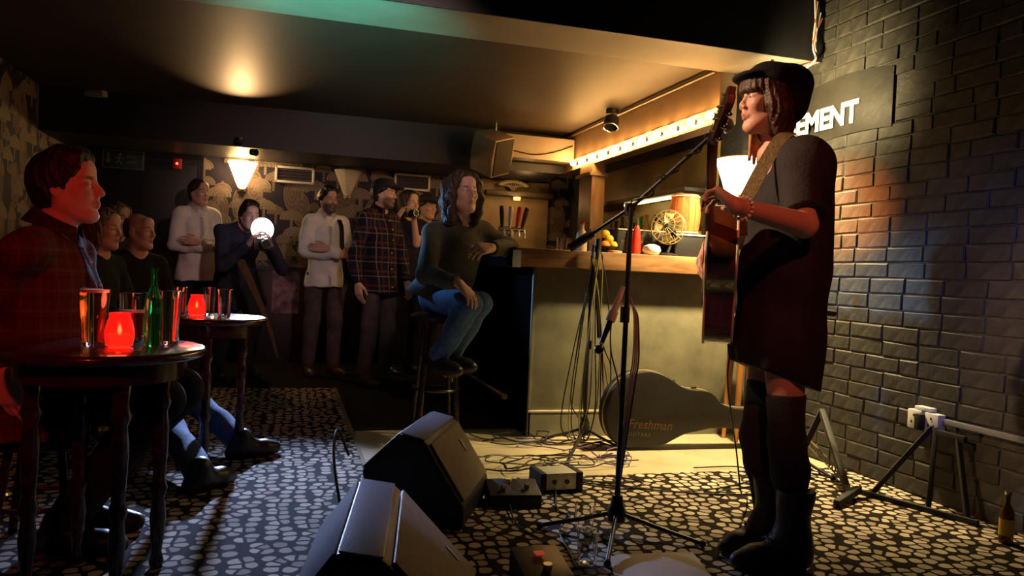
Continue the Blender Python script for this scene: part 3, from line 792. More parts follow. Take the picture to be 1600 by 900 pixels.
sconce(at(379, 255, Y=7.75)[0], True, 'lit fan-shaped wall sconce glowing under the soffit')
sconce(at(544, 275, Y=7.75)[0], False, 'unlit pale fan-shaped wall sconce beside a framed vent')
M_FRAME = mat('pale_frame', (.85, .80, .72), .5)
for (xa, ya, xb, yb, lab) in ((432, 260, 489, 287, 'pale framed louvre vent on the wallpaper beside the lit sconce'), (618, 272, 670, 298, 'pale framed dark vent on the wallpaper above the people at the bar')):
    a, b = at(xa, ya, Y=YBACK-.02), at(xb, yb, Y=YBACK-.02)
    x0, x1 = a[0], b[0]; z1, z0 = a[2], b[2]; cx, cz = (x0+x1)/2, (z0+z1)/2
    t = thing('wall_vent', lab, 'vent', (cx, YBACK, z0))
    MB().box((cx, YBACK-.01, cz), (x1-x0-.02, .01, z1-z0-.02)).build('backing', M_BLACK, t)
    for zz in (z0, z1): MB().box((cx, YBACK-.018, zz), (x1-x0+.02, .03, .022)).build('frame_rail', M_FRAME, t, bevel=.003)
    for xx in (x0, x1): MB().box((xx, YBACK-.018, cz), (.022, .03, z1-z0+.02)).build('frame_stile', M_FRAME, t, bevel=.003)
    for i in range(4):
        MB().box((cx, YBACK-.02, z0+(i+.8)*(z1-z0)/4.6), (x1-x0-.02, .014, .006), np.array(Matrix.Rotation(.6, 3, 'X'))).build('slat', mat('grey_slat', (.10, .09, .09), .5), t)
# exit sign (running man plate), alarm, emergency light
a, b = at(159, 262, Y=YBACK-.03), at(226, 237, Y=YBACK-.03)
ex = thing('exit_sign', 'dim green and white exit sign plate with arrow and running figure', 'sign', ((a[0]+b[0])/2, YBACK-.02, a[2]))
cx, cz, wd, hh = (a[0]+b[0])/2, (a[2]+b[2])/2, b[0]-a[0], b[2]-a[2]
MB().box((cx, YBACK-.03, cz), (wd, .02, hh)).build('plate', mat('exit_green', (.015, .03, .028), .4), ex, bevel=.003)
M_PICT = mat('exit_white', (.10, .11, .10), .5)
for zz in (cz-hh/2+.008, cz+hh/2-.008): MB().box((cx, YBACK-.042, zz), (wd-.01, .004, .008)).build('border', M_PICT, ex)
for xx in (cx-wd/2+.008, cx+wd/2-.008): MB().box((xx, YBACK-.042, cz), (.008, .004, hh-.01)).build('border', M_PICT, ex)
MB().box((cx-.125, YBACK-.042, cz+.02), (.016, .004, .07)).add([(cx-.155, YBACK-.044, cz-.005), (cx-.095, YBACK-.044, cz-.005), (cx-.125, YBACK-.044, cz-.045)], [(0, 1, 2)]).build('arrow', M_PICT, ex)
mb = MB().ball((cx-.03, YBACK-.042, cz+.042), (.012, .004, .012))
for p, q in (((-.03, .028), (-.035, -.01)), ((-.03, .025), (-.005, .008)), ((-.03, .025), (-.058, .01)), ((-.035, -.01), (-.012, -.03)), ((-.012, -.03), (-.015, -.05)), ((-.035, -.01), (-.055, -.04))):
    mb.bar((cx+p[0], YBACK-.042, cz+p[1]), (cx+q[0], YBACK-.042, cz+q[1]), .011, .004, (0, 1, 0))
mb.build('running_figure', M_PICT, ex)
me = text_mesh('Fire', .05, 0, .001); place_text('lettering', me, M_PICT, (cx+.03, YBACK-.043, cz+.012), (1, 0, 0), (0, 0, 1), ex)
me = text_mesh('exit', .05, 0, .001); place_text('lettering', me, M_PICT, (cx+.03, YBACK-.043, cz-.035), (1, 0, 0), (0, 0, 1), ex)
p = at(277, 256, Y=YBACK-.03)
al = thing('fire_alarm_point', 'small red fire alarm call point on the dark back wall', 'alarm', (p[0], YBACK-.02, p[2]-.05))
MB().box((p[0], YBACK-.03, p[2]), (.075, .04, .10)).build('case', mat('alarm_red', (.35, .02, .02), .4), al, bevel=.006)
MB().ball((p[0], YBACK-.055, p[2]), .012).build('indicator', mat('alarm_led', (1, .2, .1), .4, emit=(1, .12, .06), estr=3), al, smooth=True)
p = at(128, 149, Z=2.26)
em = thing('emergency_light', 'slim emergency light fitting on the dark ceiling with a red indicator', 'light', (p[0], p[1], 2.23))
R_ = rotz(-.45)
MB().box((p[0], p[1], 2.272), (.42, .07, .055), R_).build('housing', mat('dim_white_plastic', (.35, .33, .3), .4), em, bevel=.015)
MB().ball((p[0]-.01, p[1]-.03, 2.243), .014).build('indicator', mat('red_led', (1, .1, .1), .4, emit=(1, .05, .05), estr=4), em, smooth=True)
up = thing('uplighter', 'small black lamp on the soffit face washing the ceiling, plus an added second can', 'lamp', (-.43, 6.95, 1.96))
MB().lathe((-.34, 6.92, 1.905), [(.02, 0), (.03, .01), (.032, .06), (.026, .06), (.02, .02), (0, .02)], 16, axis=(.7, -.7, -.1), close=False).build('can', M_BLKMETAL, up, smooth=True)  # second can, added only to house the amber spot
MB().lathe((-.43, 6.865, 1.955), [(.022, 0), (.034, .01), (.036, .055), (.031, .055), (.03, .03), (.0, .03)], 16, close=False).build('can', M_BLKMETAL, up, smooth=True)
MB().box((-.43, 6.93, 1.975), (.02, .06, .02)).build('bracket', M_BLKMETAL, up)
# poster low on the back wall
a, b = at(427, 405, Y=YBACK-.02), at(466, 490, Y=YBACK-.02)
tp = thing('poster', 'small purple and pink patterned poster low on the back wall', 'poster', ((a[0]+b[0])/2, YBACK, b[2]))
MB().box(((a[0]+b[0])/2, YBACK-.022, (a[2]+b[2])/2), (b[0]-a[0], .008, a[2]-b[2])).build('print', mat('poster_print', (.16, .09, .13), .5, var=.9, vscale=14), tp)

# --- ceiling-hung things by the bar
sp = thing('hung_loudspeaker', 'boxy tan loudspeaker hung tilted from the ceiling near the bar', 'loudspeaker', (1.70, 6.6, 2.03))
M_TAN = mat('tan_cabinet', (.30, .22, .15), .55, var=.12, vscale=10)
R_ = np.array((Matrix.Rotation(math.radians(38), 3, 'Z') @ Matrix.Rotation(math.radians(22), 3, 'X') @ Matrix.Rotation(math.radians(-18), 3, 'Y')))
MB().prism([(-.12, -.17), (.12, -.17), (.14, .0), (.12, .17), (-.12, .17), (-.14, 0)][:], (1.69, 6.6, 2.03), R_@np.array([1., 0, 0]), R_@np.array([0, 0, 1.]), R_@np.array([0, 1., 0]), -.13, .13).build('cabinet', M_TAN, sp, bevel=.008)
MB().box(V3((1.69, 6.6, 2.03))+R_@V3((0, -.135, 0)), (.22, .012, .31), R_).build('grille', mat('dark_grille', (.03, .025, .02), .8), sp, bevel=.004)
MB().cyl((1.72, 6.62, 2.14), (1.72, 6.62, 2.30), .012).build('hanger', M_CHROME, sp, smooth=True)
ac = thing('air_duct', 'long pale boxed air duct under the ceiling behind the hung loudspeaker', 'duct', (2.2, 6.8, 2.0))
MB().box((2.16, 6.80, 2.125), (.66, .26, .21)).build('box', mat('pale_duct', (.42, .33, .24), .5, var=.08, vscale=6), ac, bevel=.012)
MB().tube(spline([(1.9, 6.665, 2.08), (2.1, 6.663, 2.06), (2.3, 6.664, 2.10), (2.47, 6.665, 2.17)], 6), .006, 6).build('wire', M_CABLE, ac, smooth=True)
# lit alcove with shelf behind the taps
alc = struct('trim_8', slab(1.88, 2.62, YBACK-.06, YBACK, 1.0, 1.94), mat('ochre_panel', (.26, .18, .09), .55, var=.25, vscale=5))
sh = tag(MB().box((2.25, YBACK-.16, 1.79), (.72, .2, .045)).build('wall_shelf', mat('dark_shelf', (.05, .035, .025), .4), bevel=.004), 'dark wooden shelf across the ochre alcove behind the bar', 'shelf')
fl = thing('dried_flowers', 'fan of dried cream flowers standing on the dark alcove shelf', 'flowers', (2.2, YBACK-.15, 1.81))
for i in range(9):
    a = -.9+i*.225
    MB().tube([(2.2, YBACK-.15, 1.81), (2.2+.05*math.sin(a), YBACK-.15, 1.87), (2.2+.16*math.sin(a), YBACK-.16, 1.83+.09*math.cos(a))], .004, 5).ball((2.2+.17*math.sin(a), YBACK-.16, 1.835+.09*math.cos(a)), (.03, .012, .02), 8, 5).build('petal_stem', mat('dried_cream', (.45, .36, .22), .8), fl, smooth=True)
lamp('POINT', 'alcove_light', (2.25, 7.35, 1.72), None, 2.2, (1, .55, .2), .05)
al2 = thing('shelf_lamp', 'little amber lamp under the alcove shelf', 'lamp', (2.25, 7.66, 1.72)); MB().lathe((2.25, 7.66, 1.735), [(.0, 0), (.035, .0), (.04, .03), (.015, .035)], 14).build('shade', mat('amber_glow', (1, .6, .25), .4, emit=(1, .5, .15), estr=2), al2, smooth=True)

# --- bar
M_BARFRONT = mat('olive_bar_panel', (.165, .155, .105), .5, var=.22, vscale=7, bump=.15, bscale=18)
M_BARSIDE = mat('shaded_bar_panel', (.0025, .0025, .003), 1., spec=.0)  # shade on the unlit bar side put into a near-black colour
M_COUNTER = wood_mat('counter_wood', (.16, .075, .028), (.33, .17, .07), .5, (2, 14, 14))
bar = thing('bar_counter', 'long bar with olive painted end panel and wooden counter top', 'bar', (1.9, 4.6, 0))
MB().box(((1.41+XW-.02)/2, YB+.02, .51), (XW-.02-1.41, .04, 1.02)).build('end_panel', M_BARFRONT, bar, bevel=.004)
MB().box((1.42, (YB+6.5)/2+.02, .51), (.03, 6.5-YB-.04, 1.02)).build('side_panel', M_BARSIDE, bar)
MB().box(((1.41+XW-.02)/2, YB-.006, .153), (XW-.02-1.40, .016, .014)).build('skirting_moulding', mat('pale_moulding', (.55, .50, .38), .4), bar, bevel=.003)
MB().box(((1.41+XW-.02)/2, YB-.004, .073), (XW-.02-1.41, .012, .146)).build('skirting_board', M_BARFRONT, bar)
MB().box((1.412, YB-.004, .5), (.02, .012, 1.0)).build('corner_strip', M_BARFRONT, bar, bevel=.002)
pc = [(1.262, 4.265), (XW-.02, 4.265), (XW-.02, 4.80), (1.80, 4.80), (1.80, 6.5), (1.262, 6.5)]
MB().prism(pc, (0, 0, 0), (1, 0, 0), (0, 1, 0), (0, 0, 1), 1.018, 1.125).build('counter_top', M_COUNTER, bar, bevel=.008)
MB().box((1.256, 5.383, 1.071), (.012, 2.234, .108)).build('edge_shade', M_BARSIDE, bar)  # black strip added so the counter's left edge looks shaded
tag(MB().cyl((1.30, 4.5, .22), (1.30, 6.4, .22), .02).cyl((1.30, 4.7, .22), (1.41, 4.7, .22), .012).cyl((1.30, 6.2, .22), (1.41, 6.2, .22), .012).build('foot_rail', mat('dull_brass', (.12, .09, .05), .4, metal=.8), bar, smooth=True))
# pillar at the far end of the bulkhead
p0, p1 = at(905, 300, X=2.5), at(940, 300, X=2.5)
pil = struct('trim_9', slab(2.46, 2.58, 6.13, 6.42, 1.0, 1.96), wood_mat('pillar_wood', (.20, .11, .045), (.34, .20, .09), .45, (12, 12, 2)))
struct('trim_10', slab(2.43, 2.60, 6.10, 6.45, 1.84, 1.87), mat('pillar_collar', (.25, .18, .10), .4))
struct('trim_11', slab(2.488, 2.502, 4.2, 6.7, 1.957, 2.05), mat('cream_strip', (.62, .50, .32), .5, var=.15, vscale=8))
# festoon of bulbs under the bulkhead
fes = thing('bulb_string', 'row of glowing round bulbs along the brown bulkhead above the bar', 'string lights', (2.47, 5.3, 1.95))
M_BULB = mat('glow_bulb', (1, .85, .6), .3, emit=(1, .52, .15), estr=190)
for i in range(11):
    yy = 4.215+i*.235; zz = 1.998
    hb = MB().cyl((2.50, yy, zz), (2.465, yy, zz), .017, .015, 12).build('lamp_holder', M_BLKMETAL, fes, smooth=True)
    MB().ball((2.445, yy, zz), (.027, .024, .024), 14, 9).build('bulb', M_BULB, fes, smooth=True)
MB().tube([(2.492, 4.2, 2.02), (2.492, 6.7, 2.02)], .006, 6).build('cable', M_CABLE, fes, smooth=True)
tag(MB().tube([(2.47, 4.22, 2.272), (2.47, 5.5, 2.274), (2.47, 6.94, 2.272)], .014, 8).build('conduit_pipe', mat('dull_pipe', (.16, .10, .07), .35, metal=.5), smooth=True), 'dull metal conduit pipe along the top of the brown bulkhead', 'pipe')
sf = thing('spot_fixture', 'black cylindrical spot lamp hanging from the ceiling by the bulkhead', 'spotlight', (2.40, 5.62, 2.12))
MB().cyl((2.40, 5.62, 2.30), (2.40, 5.62, 2.26), .05, .05, 18).build('ceiling_rose', M_BLKMETAL, sf, smooth=True)
MB().cyl((2.40, 5.62, 2.26), (2.40, 5.62, 2.22), .008).build('stem', M_BLKMETAL, sf)
MB().lathe((2.40, 5.62, 2.235), [(.02, 0), (.058, .01), (.062, .09), (.056, .09), (.05, .03), (0, .03)], 18, axis=(-.25, -.35, -1), close=False).build('can', M_BLKMETAL, sf, smooth=True)
MB().ring(V3((2.40, 5.62, 2.235))+unit((-.25, -.35, -1))*.09, .057, .006, (-.25, -.35, -1)).build('rim', M_CHROME, sf, smooth=True)
# key stage lamp
kl = thing('stage_lamp', 'black stage lamp hung under the beam close to the brick wall', 'stage light', (KEY[0], KEY[1], KEY[2]))
dk = unit((.1, .25, -1)); kp = V3(KEY)
MB().lathe(kp-dk*.11, [(.025, 0), (.05, .01), (.06, .10), (.064, .125), (.058, .125), (.052, .10), (.02, .03), (0, .03)], 20, axis=dk, close=False).build('can', M_BLKMETAL, kl, smooth=True)
MB().bar(kp+V3((0, 0, .05)), (KEY[0]+.02, KEY[1], 2.266), .012, .012).build('arm', M_BLKMETAL, kl)
# ------------------------------------------------------------------ things on and behind the bar
CT = 1.125
def bottle(loc, h, r, m, label, cap=None, lab=None, group=None, cat='bottle', name='bottle'):
    t = thing(name, label, cat, loc, group)
    MB().lathe(loc, [(r*.9, 0), (r, .006), (r, h*.58), (r*.92, h*.64), (r*.42, h*.76), (r*.36, h*.8), (r*.36, h*.965), (r*.44, h*.97), (r*.44, h)], 16).build('glass', m, t, smooth=True)
    if cap: MB().lathe((loc[0], loc[1], loc[2]+h*.95), [(r*.48, 0), (r*.48, h*.06), (r*.2, h*.064)], 14).build('cap', cap, t, smooth=True)
    if lab: MB().lathe((loc[0], loc[1], loc[2]+h*.16), [(r*1.02, 0), (r*1.02, h*.32)], 16, close=False).build('paper_label', lab, t, smooth=True)
    return t
M_GRNG = mat('green_bottle_glass', (.02, .55, .12), .06, trans=.85)
M_BRNG = mat('brown_bottle_glass', (.20, .07, .015), .08, trans=.6)
M_CLRB = mat('pale_bottle_glass', (.75, .72, .5), .08, trans=.7)
M_REDB = mat('red_bottle_plastic', (.62, .03, .015), .3)
M_YELL = mat('yellow_paper', (.62, .42, .05), .5)
M_CREAMP = mat('cream_paper', (.7, .62, .45), .6)
# back bar wall: shelves, strip light and bottles
bs = thing('back_bar_shelves', 'dark back bar shelving with a bright strip light under its upper shelf', 'shelving', (2.75, 5.6, 1.125))
MB().box((2.885, 5.84, 1.54), (.02, 2.04, .86)).build('back_panel', mat('gold_panel', (.36, .25, .07), .35, var=.2, vscale=5), bs)
MB().box((2.76, 5.84, 1.62), (.24, 2.0, .03)).build('upper_shelf', MATS['dark_shelf'], bs, bevel=.003)
MB().box((2.76, 5.84, 1.20), (.24, 2.0, .03)).build('lower_shelf', MATS['dark_shelf'], bs, bevel=.003)
MB().box((2.70, 5.84, .6), (.40, 2.0, 1.17)).build('base_cabinet', M_BLACK, bs)
MB().cyl((2.72, 5.02, 1.592), (2.72, 6.0, 1.592), .011, .011, 10).build('light_tube', mat('tube_glow', (1, .9, .6), .4, emit=(1, .74, .30), estr=7), bs, smooth=True)
brg = random.Random(9)
kinds = [('amber', M_BRNG, (.05, .03, .02)), ('pale', M_CLRB, (.5, .4, .1)), ('green', M_GRNG, (.3, .25, .1)), ('golden', mat('golden_spirit', (.75, .42, .06), .1, trans=.5), (.4, .05, .03))]
for i in range(14):
    k_ = kinds[(i*7+i//3) % 4]; yy = 4.92+i*.115+brg.uniform(-.015, .015)
    nb_ = ['first', 'second', 'third', 'fourth', 'fifth', 'sixth', 'seventh', 'eighth', 'ninth', 'tenth', 'eleventh', 'twelfth', 'thirteenth', 'fourteenth'][i]
    bottle((2.80+brg.uniform(-.02, .02), yy, 1.216), brg.uniform(.24, .30), .034, k_[1], '%s glass bottle on the lit back bar shelf, %s from the stage wall' % (k_[0], nb_), mat('cap_'+k_[0], k_[2], .4), M_CREAMP if i % 2 else M_YELL, 'bottles on the back bar')
# red squeezy bottle, fruit bowl, till, fan, white bowl, cask
t = thing('sauce_bottle', 'red conical squeezy bottle with black nozzle on the bar end', 'bottle', (2.13, 4.50, CT))
pz = V3((2.13, 4.50, CT))
MB().lathe(pz, [(.02, 0), (.028, .005), (.028, .10), (.022, .16), (.012, .19)], 16).build('body', M_REDB, t, smooth=True)
MB().lathe(pz+V3((0, 0, .19)), [(.014, 0), (.014, .012), (.004, .05)], 12).build('nozzle', M_RUBBER, t, smooth=True)
t = thing('cash_till', 'black box till with pale trim standing on the bar end', 'till', (2.19, 4.68, CT))
MB().box((2.19, 4.68, CT+.085), (.34, .26, .17)).build('case', M_BLACK, t, bevel=.008)
MB().box((2.19, 4.548, CT+.165), (.34, .004, .008)).build('trim', MATS['pale_moulding'], t)
MB().box((2.19, 4.553, CT+.06), (.30, .012, .07)).build('drawer_front', mat('dark_drawer', (.025, .025, .03), .4), t, bevel=.003)
t = thing('amplifier_box', 'small black box with a pale lid edge under the wooden cask', 'box', (2.46, 4.47, CT))
MB().box((2.47, 4.51, CT+.075), (.22, .20, .15)).build('case', M_BLACK, t, bevel=.006)
MB().box((2.47, 4.408, CT+.145), (.22, .008, .01)).build('lid_edge', MATS['pale_moulding'], t)
t = thing('wooden_cask', 'small orange wooden staved cask standing on the black box', 'cask', (2.47, 4.51, CT+.15))
for i in range(14):
    a0, a1 = 2*math.pi*i/14, 2*math.pi*(i+.94)/14; prof = [(.086, 0), (.098, .07), (.102, .13), (.098, .19), (.086, .26)]
    MB().grid(lambda u, v: (2.47+np.interp(v*.26, [p[1] for p in prof], [p[0] for p in prof])*math.cos(a0+(a1-a0)*u), 4.51+np.interp(v*.26, [p[1] for p in prof], [p[0] for p in prof])*math.sin(a0+(a1-a0)*u), CT+.15+v*.26), 2, 6).build('stave', wood_mat('cask_wood', (.42, .17, .05), (.62, .30, .10), .45, (20, 20, 2)), t, smooth=True, solid=-.008)
MB().cyl((2.47, 4.51, CT+.155), (2.47, 4.51, CT+.165), .084, .084, 20).build('base_disc', MATS['cask_wood'], t)
for z_ in (.012, .245): MB().ring((2.47, 4.51, CT+.15+z_), .090, .005, n=28, m=6).build('hoop', mat('pale_hoop', (.7, .6, .45), .4), t, smooth=True)
# desk fan with wire guard
t = thing('desk_fan', 'small desk fan with a round brassy wire guard on the bar end', 'fan', (2.34, 4.42, CT))
fc = V3((2.29, 4.40, CT+.19)); fa = unit((-.72, -.66, .18)); fx, fy, fz = frame_from(fa)
M_WIRE = mat('brassy_wire', (.65, .55, .28), .3, metal=.8)
MB().ring(fc, .105, .004, fa, 32, 6).ring(fc-fa*.05, .105, .003, fa, 32, 6).ring(fc+fa*.03, .06, .0025, fa, 24, 6).build('guard_ring', M_WIRE, t, smooth=True)
for i in range(18):
    a = 2*math.pi*i/18; d = fx*math.cos(a)+fy*math.sin(a)
    MB().tube([fc+fa*.035+d*.02, fc+fa*.03+d*.06, fc+d*.105, fc-fa*.05+d*.105, fc-fa*.06+d*.05], .0018, 5).build('guard_wire', M_WIRE, t, smooth=True)
for i in range(4):
    a = 2*math.pi*i/4; d = fx*math.cos(a)+fy*math.sin(a); e = -fx*math.sin(a)+fy*math.cos(a)
    MB().add([fc+d*.015-e*.01-fa*.02, fc+d*.09-e*.03-fa*.03, fc+d*.09+e*.035-fa*.01, fc+d*.015+e*.012-fa*.01], [(0, 1, 2, 3)]).build('blade', mat('fan_blade', (.45, .42, .25), .35), t, solid=.002)
MB().lathe(fc-fa*.10, [(.03, 0), (.036, .02), (.034, .08), (.015, .11)], 14, axis=fa).build('motor', M_BLKMETAL, t, smooth=True)
MB().tube([fc-fa*.08, fc-fa*.085+V3((0, 0, -.1)), V3((2.32, 4.44, CT+.02))], .012, 8).build('stem', M_BLKMETAL, t, smooth=True)
MB().lathe((2.32, 4.44, CT), [(.06, 0), (.07, .012), (.03, .025)], 20).build('base', M_BLKMETAL, t, smooth=True)
t = tag(MB().lathe((2.17, 4.36, CT), [(.02, .0), (.045, .006), (.058, .03), (.05, .056), (.02, .068), (0, .07)], 22).build('white_bowl', mat('white_china', (.82, .8, .74), .25), smooth=True), 'upturned white china bowl on the bar end beside the till', 'bowl')
t = thing('fruit_bowl', 'shallow dark bowl of lemons and oranges on the bar end', 'bowl', (1.98, 4.60, CT))
MB().lathe((1.98, 4.60, CT), [(.03, 0), (.035, .006), (.07, .04), (.075, .05), (.07, .05), (.03, .012), (0, .01)], 20).build('dish', M_BLACK, t, smooth=True)
frg = random.Random(2)
for i, (dx, dy, dz, c) in enumerate(((-.03, -.02, .055, 0), (.03, -.025, .058, 1), (0, .03, .06, 0), (.005, -.005, .098, 1), (-.02, .01, .13, 1))):
    q = MB().ball((1.98+dx, 4.60+dy, CT+dz), (.032, .027, .027) if c else (.031, .031, .031), 14, 9).build('lemon' if c else 'orange_fruit', mat('lemon_skin', (.75, .52, .04), .45) if c else mat('orange_skin', (.70, .24, .03), .5), smooth=True)
    tag(q, ['orange lying lowest in the dark fruit bowl beside the lemon', 'lemon lying lowest in the dark fruit bowl on the bar', 'orange tucked behind the other fruit in the bowl', 'lemon resting on top of the two oranges in the bowl', 'topmost lemon of the fruit heap on the bar'][i], 'fruit', 'fruit in the bowl on the bar')
t = tag(MB().lathe((1.985, 4.50, CT), [(.028, 0), (.045, .003), (.045, .02), (.03, .022)], 20).build('coaster_stack', mat('orange_card', (.55, .25, .12), .6), smooth=True), 'short stack of orange beer mats in front of the fruit bowl', 'beer mats')
bottle((1.775, 4.55, CT), .19, .035, mat('cream_plastic', (.7, .55, .42), .4), 'cream dispenser bottle with red cap on the dark counter corner', M_REDB)
for i, (x, y_) in enumerate(((1.66, 4.62), (1.70, 4.66), (1.735, 4.60))):
    gl = MB().lathe((x, y_, CT), [(.02, 0), (.026, .003), (.030, .09), (.028, .09), (.023, .01), (0, .008)], 14, close=False).build('shot_glass', glass_mat('clear_glass'), smooth=True)
    tag(gl, 'small empty glass on the dark counter behind the cream dispenser', 'glass', 'small glasses on the counter')
# beer taps
bt = thing('beer_taps', 'chrome beer font with coloured tap handles on the counter by the seated man', 'beer taps', (1.50, 5.25, CT))
MB().lathe((1.50, 5.25, CT), [(.05, 0), (.05, .015), (.025, .03), (.022, .14)], 18).build('column', M_CHROME, bt, smooth=True)
MB().cyl((1.42, 5.25, CT+.15), (1.60, 5.25, CT+.15), .03, .03, 16).build('crossbar', M_CHROME, bt, smooth=True)
for i, (dx, c) in enumerate(((-.06, (.02, .02, .02)), (-.005, (.75, .65, .55)), (.045, (.55, .04, .03)), (.085, (.08, .05, .04)))):
    h_ = MB().lathe((1.50+dx, 5.24, CT+.17), [(.008, 0), (.013, .02), (.018, .10), (.016, .15), (.006, .155)], 12, axis=(.10*i-.1, -.1, 1)).build('tap_handle', mat('tap_%d' % i, c, .3), bt, smooth=True)
    MB().tube([(1.50+dx, 5.22, CT+.15), (1.50+dx, 5.18, CT+.15), (1.50+dx, 5.165, CT+.10)], .008, 7).build('spout', M_CHROME, bt, smooth=True)
pc_ = at(802, 402, Y=4.255)
tag(MB().box((1.265, 4.254, 1.06), (.05, .008, .10)).build('paper_tag', mat('grey_white_paper', (.5, .52, .58), .6), bevel=.001), 'small white paper tag stuck on the corner of the counter edge', 'tag')
# lamp with white shade on the wall behind the singer
pl = at(1156, 278, X=2.80)
wl_ = thing('shaded_lamp', 'wall lamp with bright white tapered shade behind the singer', 'lamp', (2.80, pl[1], pl[2]-.12))
MB().lathe((2.80, pl[1], pl[2]-.115), [(.085, 0), (.115, .10), (.15, .2), (.155, .235)], 24, axis=(0, 0, 1), close=False).build('shade', mat('white_lit_shade', (.9, .85, .75), .6, emit=(1, .86, .62), estr=3.2), wl_, smooth=True, solid=.004)
MB().ring((2.80, pl[1], pl[2]+.12), .155, .004, n=28, m=6).build('shade_rim', mat('gold_trim', (.6, .45, .2), .4), wl_, smooth=True)
MB().tube([(2.80, pl[1], pl[2]-.10), (2.80, pl[1], pl[2]-.16), (2.89, pl[1], pl[2]-.17)], .01, 8).build('bracket', MATS['brass'], wl_, smooth=True)

# ------------------------------------------------------------------ stage gear
def cable(pts, r=.0038, label='', m=None, n=8, name='cable', group='cables on the stage floor'):
    return tag(MB().tube(spline(pts, n), r, 6).build(name, m or M_CABLE, smooth=True), label, 'cable', group)
def tripod(t, base, height, legs, r=.011, hub=.11):
    b = V3(base)
    MB().cyl(b+V3((0, 0, .03)), b+V3((0, 0, height)), r, r*.85, 12).build('pole', M_BLKMETAL, t, smooth=True)
    MB().lathe(b+V3((0, 0, .035)), [(.014, 0), (.034, .012), (.036, .05), (.026, .075), (.02, hub)], 14).build('hub', M_BLKMETAL, t, smooth=True)
    for q in legs:
        q = V3(q); d = unit(q-b)
        lg = MB().tube([b+d*.02+V3((0, 0, .075)), (b+q)/2+V3((0, 0, .045)), q+V3((0, 0, .014))], .0085, 8).build('leg', M_BLKMETAL, t, smooth=True)
        MB().ball(q+V3((0, 0, .014)), .0135, 10, 7).build('rubber_foot', M_RUBBER, lg, smooth=True)
CZ = .006
ms = V3((1.231, 2.66, CZ))
st = thing('microphone_stand', 'black boom microphone stand with tripod base in front of the singer', 'mic stand', ms)
tripod(st, ms, 1.235, [(.955, 2.745, CZ), (1.485, 2.462, CZ), (1.06, 2.345, CZ)])
CL = at(984, 326, D=2.92); BE = at(890, 388, D=2.98); BT = at(1120, 205, D=2.80)
MB().cyl(CL+V3((0, 0, -.03)), CL+V3((0, 0, .02)), .02, .02, 14).build('clutch', M_BLKMETAL, st, smooth=True)
MB().cyl(CL-rt*.0-fw*.03, CL+fw*.03, .018, .018, 12).build('clutch_knob', M_BLKMETAL, st, smooth=True)
MB().tube([BE, CL, BT], .0085, 8).build('boom_arm', M_BLKMETAL, st, smooth=True)
MB().cyl(BE, BE+unit(CL-BE)*.11, .017, .017, 12).build('counterweight', mat('grey_rubber', (.06, .06, .06), .5), st, smooth=True)
MB().cyl(ms+V3((-.005, 0, .80)), ms+V3((-.005, 0, .86)), .018, .018, 12).build('height_collar', M_BLKMETAL, st, smooth=True)
# boom cable wound round the arm
bd = unit(BT-CL); bx, by, _ = frame_from(bd)
pts = [CL+bd*(i/40)*np.linalg.norm(BT-CL)+(.014+.006*math.sin(i*.9))*(bx*math.cos(i*.55)+by*math.sin(i*.55)) for i in range(41)]
tag(MB().tube(pts, .0035, 6).build('microphone_cable', M_CABLE, smooth=True), 'black cable wound along the boom arm to the singing microphone', 'cable')
# vocal microphone at the mouth
MT = at(1147, 188, D=2.77); md_ = unit(BT-MT)
mc = thing('vocal_microphone', 'dark vocal microphone on the boom at the mouth of the singer', 'microphone', BT)
MB().ball(MT+md_*.03, .026, 16, 11).build('grille', mat('mic_grille', (.10, .10, .11), .35, metal=.8, bump=.6, bscale=500), mc, smooth=True)
MB().cyl(MT+md_*.045, BT+md_*.02, .02, .012, 14).build('handle', M_BLKMETAL, mc, smooth=True)
MB().ring(MT+md_*.046, .021, .004, md_, 20, 6).build('band', M_CHROME, mc, smooth=True)
# instrument microphone clamped low on the stand
im = thing('clamped_microphone', 'silver and black instrument microphone clamped halfway down the boom stand', 'microphone', at(958, 500, D=2.9))
IA, IB = at(974, 448, D=2.90), at(936, 546, D=2.86); idr = unit(IB-IA); IL = np.linalg.norm(IB-IA)
MB().cyl(IA, IA+idr*IL*.45, .010, .013, 14).build('silver_body', mat('pale_silver', (.85, .84, .78), .35), im, smooth=True)
MB().cyl(IA+idr*IL*.40, IA+idr*IL*.55, .019, .019, 10).build('clamp', mat('cream_clamp', (.85, .82, .68), .5), im, smooth=True)
MB().cyl(IA+idr*IL*.52, IA+idr*IL*.9, .012, .009, 12).build('black_body', M_BLKMETAL, im, smooth=True)
MB().ball(IB, .018, 14, 9).build('head', M_BLKMETAL, im, smooth=True)
MB().tube(spline([IA+idr*IL*.5, IA+idr*IL*.5+V3((.0, -.01, -.12)), at(968, 620, D=2.9), at(962, 760, D=2.9)], 8), .003, 6).build('lead', mat('olive_lead', (.2, .16, .07), .5), im, smooth=True)
